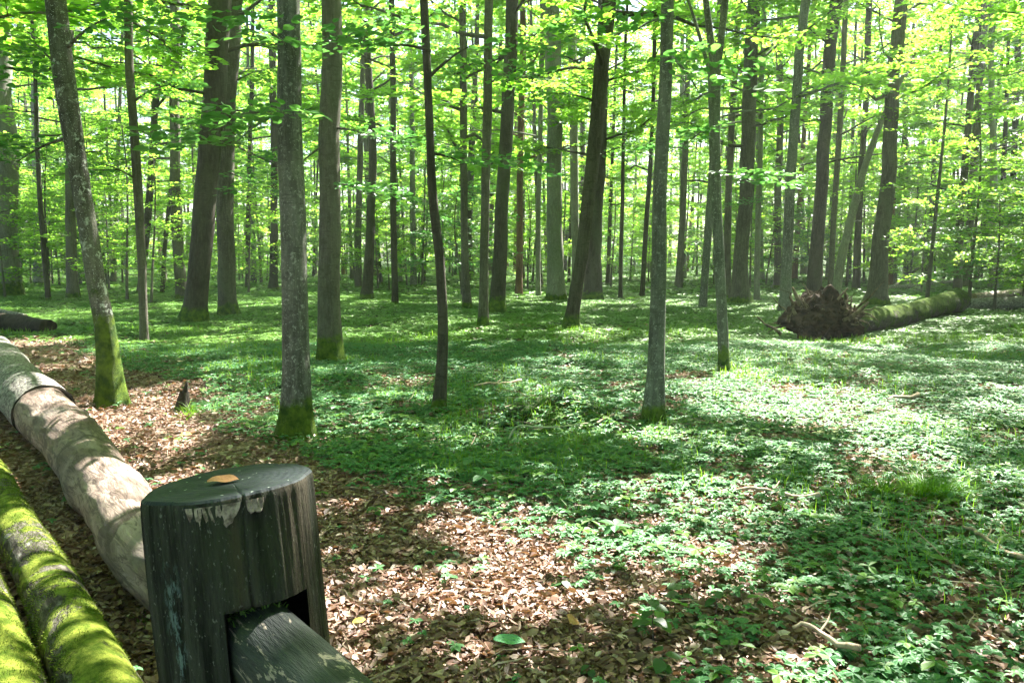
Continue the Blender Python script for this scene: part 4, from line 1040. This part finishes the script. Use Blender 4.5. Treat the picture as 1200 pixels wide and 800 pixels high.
# blue-green lichen streak down the left front
dx = n.math('ABSOLUTE', n.math('ADD', sp.outputs[0], .062))
yneg = n.ramp(sp.outputs[1], .0, -.05)
lz = n.math('MULTIPLY', n.ramp(sp.outputs[2], PZ - .06, PZ - .14), n.ramp(sp.outputs[2], PZ - .36, PZ - .27))
lk = n.math('MULTIPLY', n.math('MULTIPLY', n.ramp(dx, .022, .002), lz), n.math('MULTIPLY', yneg, n.ramp(n.noise(n.obj((1, 1, .3), False), 90, 4, .75), .50, .62)))
c = n.mix(n.math('MULTIPLY', lk, .7), c, (.20, .28, .28))
b = n.bump(st, .016, 1.0); b = n.bump(n.noise(n.obj((1, 1, .25), False), 110, 5, .8), .006, 1.0, b)
n.out(n.bsdf(c, .9, b, .12))
TOPM, nt = newmat('post_top_grain'); n = N(nt)
tcn = n.n('ShaderNodeTexCoord').outputs['Object']; sp = n.n('ShaderNodeSeparateXYZ', {0: tcn})
flat = n.n('ShaderNodeCombineXYZ', {0: n.math('ADD', sp.outputs[0], .012), 1: sp.outputs[1], 2: 0.0}).outputs[0]
wv = n.n('ShaderNodeTexWave', {'Vector': flat, 'Scale': 26.0, 'Distortion': 1.6, 'Detail': 3.0, 'Detail Scale': 3.0}, wave_type='RINGS', rings_direction='SPHERICAL').outputs['Fac']
vi = n.obj(rnd=False)
c = n.mix(n.ramp(wv, .2, .9), (.010, .016, .019), (.015, .022, .027))
c = n.mix(n.math('MULTIPLY', n.ramp(n.noise(vi, 16, 5, .7), .5, .7), .5), c, (.022, .03, .027))
c = n.mix(n.math('MULTIPLY', n.ramp(n.noise(vi, 70, 2, .5), .70, .74), .8), c, (.45, .5, .45))
b = n.bump(wv, .0006, .5); b = n.bump(n.noise(vi, 45, 5, .7), .004, .7, b)
n.out(n.bsdf(c, .75, b, .3))
bm = bmesh.new()
nr, ns_ = 150, 400; rows = []
H_ = PZ + .1
ROLL = R(4.2)
for i in range(nr):
    z = -.1 + H_ * i / (nr - 1); row = []
    for j in range(ns_):
        th = j / ns_ * 2 * math.pi; cx, cy = math.cos(th), math.sin(th)
        g = mnoise.fractal(Vector((cx * 2.4, cy * 2.4, z * 1.4)), 1, 2, 4) * .003
        g2 = mnoise.fractal(Vector((cx * 9, cy * 9, z * 1.1 + 9)), 1, 2, 3) * .0011
        g3 = mnoise.fractal(Vector((cx * 1.2, cy * 1.2, z * 1.3 + 4)), 1, 2, 2) * .008 + mnoise.fractal(Vector((cx * 26, cy * 26, z * 5)), 1, 2, 3) * .0009
        # drying cracks
        for (ct, w, dp, z0) in ((-1.12, .012, .012, PZ - .34), (-1.95, .008, .003, PZ - .6), (-2.6, .012, .006, PZ - .55), (1.2, .02, .03, 0)):
            c_ = ct + .05 * mnoise.noise(Vector((z * 7, ct, 0)))
            dd = (th - (c_ % (2 * math.pi)) + math.pi) % (2 * math.pi) - math.pi
            if z > z0: g -= dp * math.exp(-(dd / w) ** 2) * min(1, (z - z0) / .1) * (.7 + .6 * mnoise.noise(Vector((z * 11, ct * 3, 1))))
        taper = 1 + .055 * (PZ - z)
        rr = r0 * taper + g + g2 + g3
        if i == nr - 1: rr -= .0012
        zz_ = z + (.055 * cx * rr * 1.03 - .05 * cy * rr) * max(0, (z - (PZ - .35)) / .35)
        row.append(bm.verts.new((cx * rr * 1.03, cy * rr * .98, zz_)))
    rows.append(row)
for i in range(nr - 1):
    for j in range(ns_):
        bm.faces.new((rows[i][j], rows[i][(j + 1) % ns_], rows[i + 1][(j + 1) % ns_], rows[i + 1][j]))
# top disc
cen = None; prev = rows[-1]
tops = []
for k, fr in enumerate((.97, .85, .7, .5, .3, .12)):
    row = []
    for j in range(ns_):
        v_ = rows[-1][j].co; cr_ = -.003 * math.exp(-(((j / ns_ * 2 * math.pi - (2 * math.pi - 1.12)) * 40) ** 2)) * fr
        row.append(bm.verts.new((v_.x * fr, v_.y * fr, PZ + .0035 + .055 * v_.x * fr - .05 * v_.y * fr + cr_ + .0025 * mnoise.noise(Vector((v_.x * fr * 14, v_.y * fr * 14, 2))))))
    for j in range(ns_):
        f_ = bm.faces.new((prev[j], prev[(j + 1) % ns_], row[(j + 1) % ns_], row[j])); f_.material_index = 1
    prev = row
f_ = bm.faces.new(prev); f_.material_index = 1
bm.faces.new(list(reversed(rows[0])))
for f_ in bm.faces: f_.smooth = f_.material_index == 0
bmesh.ops.recalc_face_normals(bm, faces=bm.faces)
me = bpy.data.meshes.new('post_body'); bm.to_mesh(me); bm.free(); me.materials.append(PM); me.materials.append(TOPM)
post = bpy.data.objects.new('post_body', me); col.objects.link(post)
# mortise: a slot cut into the front right, seen along the line of sight
rail_a = atY(301, 731, PY - r0 * .4); rail_b = atY(462, 880, .86)
rd = rail_b - rail_a; rd[2] = 0; rd = rd / np.linalg.norm(rd)
slot_c = atY(297, 716, PY - r0 * .9)          # top edge of the slot
bpy.context.view_layer.update()
cut = bmesh.new(); bmesh.ops.create_cube(cut, size=1)
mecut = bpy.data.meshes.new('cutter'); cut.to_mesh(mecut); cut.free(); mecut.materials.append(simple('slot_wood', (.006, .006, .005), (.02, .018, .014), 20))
cutter = bpy.data.objects.new('cutter', mecut); col.objects.link(cutter)
va = math.atan2(rail_a[0], rail_a[1])
W_s = .120; zt = slot_c[2]
loc = Vector((slot_c[0] - tc[0] + .004, slot_c[1] - PY + .02, zt - .17))
cutter.scale = (W_s, .26, .34)
cutter.rotation_euler = (0, 0, -va * 0.9); cutter.location = loc
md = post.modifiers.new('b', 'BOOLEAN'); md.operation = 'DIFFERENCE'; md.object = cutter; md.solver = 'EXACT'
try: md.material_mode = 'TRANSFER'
except Exception: pass
bpy.context.view_layer.update()
dg = bpy.context.evaluated_depsgraph_get(); newme = bpy.data.meshes.new_from_object(post.evaluated_get(dg))
post.modifiers.clear(); post.data = newme; bpy.data.objects.remove(cutter)
post.parent = pe; post.location = (0, 0, -pe.location[2])
# the lean, about the foot
LEAN = Matrix.Rotation(R(-3.4), 4, 'Y')
fz = pe.location[2]
pe.matrix_world = Matrix.Translation(Vector((tc[0], PY, PZ))) @ LEAN @ Matrix.Translation(Vector((0, 0, fz - PZ)))
# flaked pale bark under the rim
FL = simple('pale_flake', (.12, .09, .075), (.42, .34, .30), 70, .8, bumpd=.004)
def flake(th0, th1, z1, z0, name='bark_flake'):
    q = Q(); m = 90; k = 10; v = []
    for i in range(m):
        th = th0 + (th1 - th0) * i / (m - 1)
        ed = min(i, m - 1 - i) / (m / 2)
        zb = z1 - (z1 - z0) * (min(1, ed * 2.2) ** .5) * (.35 + 1.1 * float(fnoise(np.array([th * 11.0]), np.array([z0 * 50]), 3)[0]))
        for j in range(k):
            z = z1 + (zb - z1) * j / (k - 1); rr = r0 * (1 + .055 * (PZ - z)) + .0045 + .003 * mnoise.noise(Vector((th * 30, z * 60, 0)))
            if j == k - 1: rr -= .008
            v.append((math.cos(th) * rr * 1.03, math.sin(th) * rr * .98, z + .055 * math.cos(th) * rr - .05 * math.sin(th) * rr))
    f = [(i * k + j, (i + 1) * k + j, (i + 1) * k + j + 1, i * k + j + 1) for i in range(m - 1) for j in range(k - 1)]
    q.add(v, f); o = q.build(name, [FL], pe, smooth=[0]); o.location = (0, 0, -pe.location[2]); return o
flake(-1.74, -1.15, PZ - .003, PZ - .036); flake(-1.09, -.90, PZ - .003, PZ - .040)

def dz(p): return np.array(p) - np.array([tc[0], PY, 0])
# rail
RM, nt = newmat('weathered_rail'); n = N(nt)
vl = n.obj((.12, 1, 1), False); vi = n.obj(rnd=False); st = n.noise(vl, 46, 6, .7)
c = n.mix(n.ramp(st, .36, .66), (.012, .016, .016), (.042, .05, .046))
c = n.mix(n.math('MULTIPLY', n.ramp(n.noise(n.obj((.3, 1, 1), False), 34, 5, .75, .5), .57, .62), .8), c, (.36, .30, .25))
mk = n.math('MULTIPLY', n.ramp(n.noise(vi, 16, 5, .7), .5, .62), n.ramp(n.n('ShaderNodeSeparateXYZ', {0: n.n('ShaderNodeTexCoord').outputs['Object']}).outputs[0], .17, .05))
c = n.mix(mk, c, (.07, .12, .012))
n.out(n.bsdf(c, .6, n.bump(st, .01, 1.0), .4))
RA = rail_a - rd * .10; RB = rail_a + rd * 1.25
rl = empty('fence_rail', (0, 0, 0), 'dark weathered fence rail coming out of the slot in the post', 'rail')
bm = bmesh.new(); m = 60; prof = []
Xv = Vector(rd); Yv = Vector((0, 0, 1)).cross(Xv).normalized()
# cross-section: rounded top, flat hewn sides
sec = [(-.050, -.07), (-.054, -.03), (-.052, .0), (-.044, .018), (-.028, .032), (-.008, .039), (.014, .038), (.034, .028), (.046, .01), (.05, -.02), (.048, -.05), (.04, -.075)]
rows = []
for i in range(m):
    x_ = 1.35 * i / (m - 1); row = []
    for k, (y_, z_) in enumerate(sec):
        d_ = 1 + .10 * mnoise.fractal(Vector((x_ * 4, k * .35, 3)), 1, 2, 4); row.append(bm.verts.new((x_, y_ * d_, z_ * d_)))
    rows.append(row)
K = len(sec)
for i in range(m - 1):
    for k in range(K): bm.faces.new((rows[i][k], rows[i + 1][k], rows[i + 1][(k + 1) % K], rows[i][(k + 1) % K]))
bm.faces.new(rows[0]); bm.faces.new(list(reversed(rows[-1])))
bmesh.ops.recalc_face_normals(bm, faces=bm.faces)
for f_ in bm.faces: f_.smooth = True
me = bpy.data.meshes.new('rail_beam'); bm.to_mesh(me); bm.free(); me.materials.append(RM)
ro = bpy.data.objects.new('rail_beam', me); col.objects.link(ro); ro.parent = rl
rl.matrix_world = Matrix.Translation(Vector(RA)) @ Matrix((Xv, Yv, Vector((0, 0, 1)))).transposed().to_4x4()
# moss cushion where it enters
q = Q(); rg = np.random.default_rng(3)
for i in range(900):
    x_ = rg.normal(0, .022) + .085; y_ = rg.normal(-.004, .016); zz = .038 - 9 * y_ ** 2; h = rg.uniform(.004, .011); a = rg.uniform(0, 6.28); w = .0022
    t_ = np.array([rg.normal(0, .006), rg.normal(0, .006), h]); c0 = np.array([x_, y_, zz]); sd = np.array([math.cos(a), math.sin(a), 0]) * w
    q.add([c0 - sd, c0 + sd, c0 + t_ + sd * .4, c0 + t_ - sd * .4], [(0, 1, 2, 3)], 0, np.full(4, rg.random()))
q.build('moss_cushion', [HERBF], rl)
# brown leaf on the post
single_leaf('brown_leaf', (atY(264, 566, PY - .005)[0], PY - .012, PZ + .008), .05, R(8), (.45, .2, .09), 'single orange-brown leaf lying on top of the wooden post', (.05, 0), .36)

# ------------------------------------------------------------------ light
w = bpy.data.worlds.new('World'); sc.world = w; w.use_nodes = True; nt = w.node_tree; nt.nodes.clear()
sky = nt.nodes.new('ShaderNodeTexSky'); sky.sky_type = 'NISHITA'; sky.sun_disc = False; sky.sun_elevation = SEL; sky.sun_rotation = SAZ; sky.dust_density = 2.0; sky.air_density = 1.0
bg = nt.nodes.new('ShaderNodeBackground'); bg.inputs[1].default_value = .05; wo = nt.nodes.new('ShaderNodeOutputWorld')
nt.links.new(sky.outputs[0], bg.inputs[0]); nt.links.new(bg.outputs[0], wo.inputs[0])
sl = bpy.data.lights.new('sun', 'SUN'); sl.energy = 5; sl.angle = R(.55); sl.color = (1, .955, .88)
so = bpy.data.objects.new('sun', sl); col.objects.link(so); so.rotation_euler = Vector(L).to_track_quat('Z', 'Y').to_euler(); so.location = (0, 0, 40)

# pale air between the far trunks
bm = bmesh.new(); bmesh.ops.create_cube(bm, size=1); me = bpy.data.meshes.new('haze'); bm.to_mesh(me); bm.free()
hz = bpy.data.objects.new('haze', me); col.objects.link(hz); hz.scale = (420, 420, 38); hz.location = (0, 120, 17)
hm, nt = newmat('haze_air'); pv = nt.nodes.new('ShaderNodeVolumePrincipled'); pv.inputs['Color'].default_value = (.86, .95, .88, 1); pv.inputs['Density'].default_value = HAZE; pv.inputs['Anisotropy'].default_value = .35
nt.links.new(pv.outputs[0], nt.nodes.new('ShaderNodeOutputMaterial').inputs['Volume']); me.materials.append(hm); tag(hz, 'pale sunlit air between the far trunks', 'haze', kind='stuff')
sc.view_settings.view_transform = 'Standard'; sc.view_settings.look = 'None'; sc.view_settings.gamma = 1
sc.view_settings.exposure = 3.12
sc.render.engine = 'CYCLES'
cy = sc.cycles
cy.max_bounces = 7; cy.diffuse_bounces = 4; cy.glossy_bounces = 2; cy.transmission_bounces = 5; cy.transparent_max_bounces = 4
cy.sample_clamp_indirect = 6; cy.use_denoising = True
try: cy.denoiser = 'OPENIMAGEDENOISE'
except Exception: pass
cy.caustics_reflective = False; cy.caustics_refractive = False
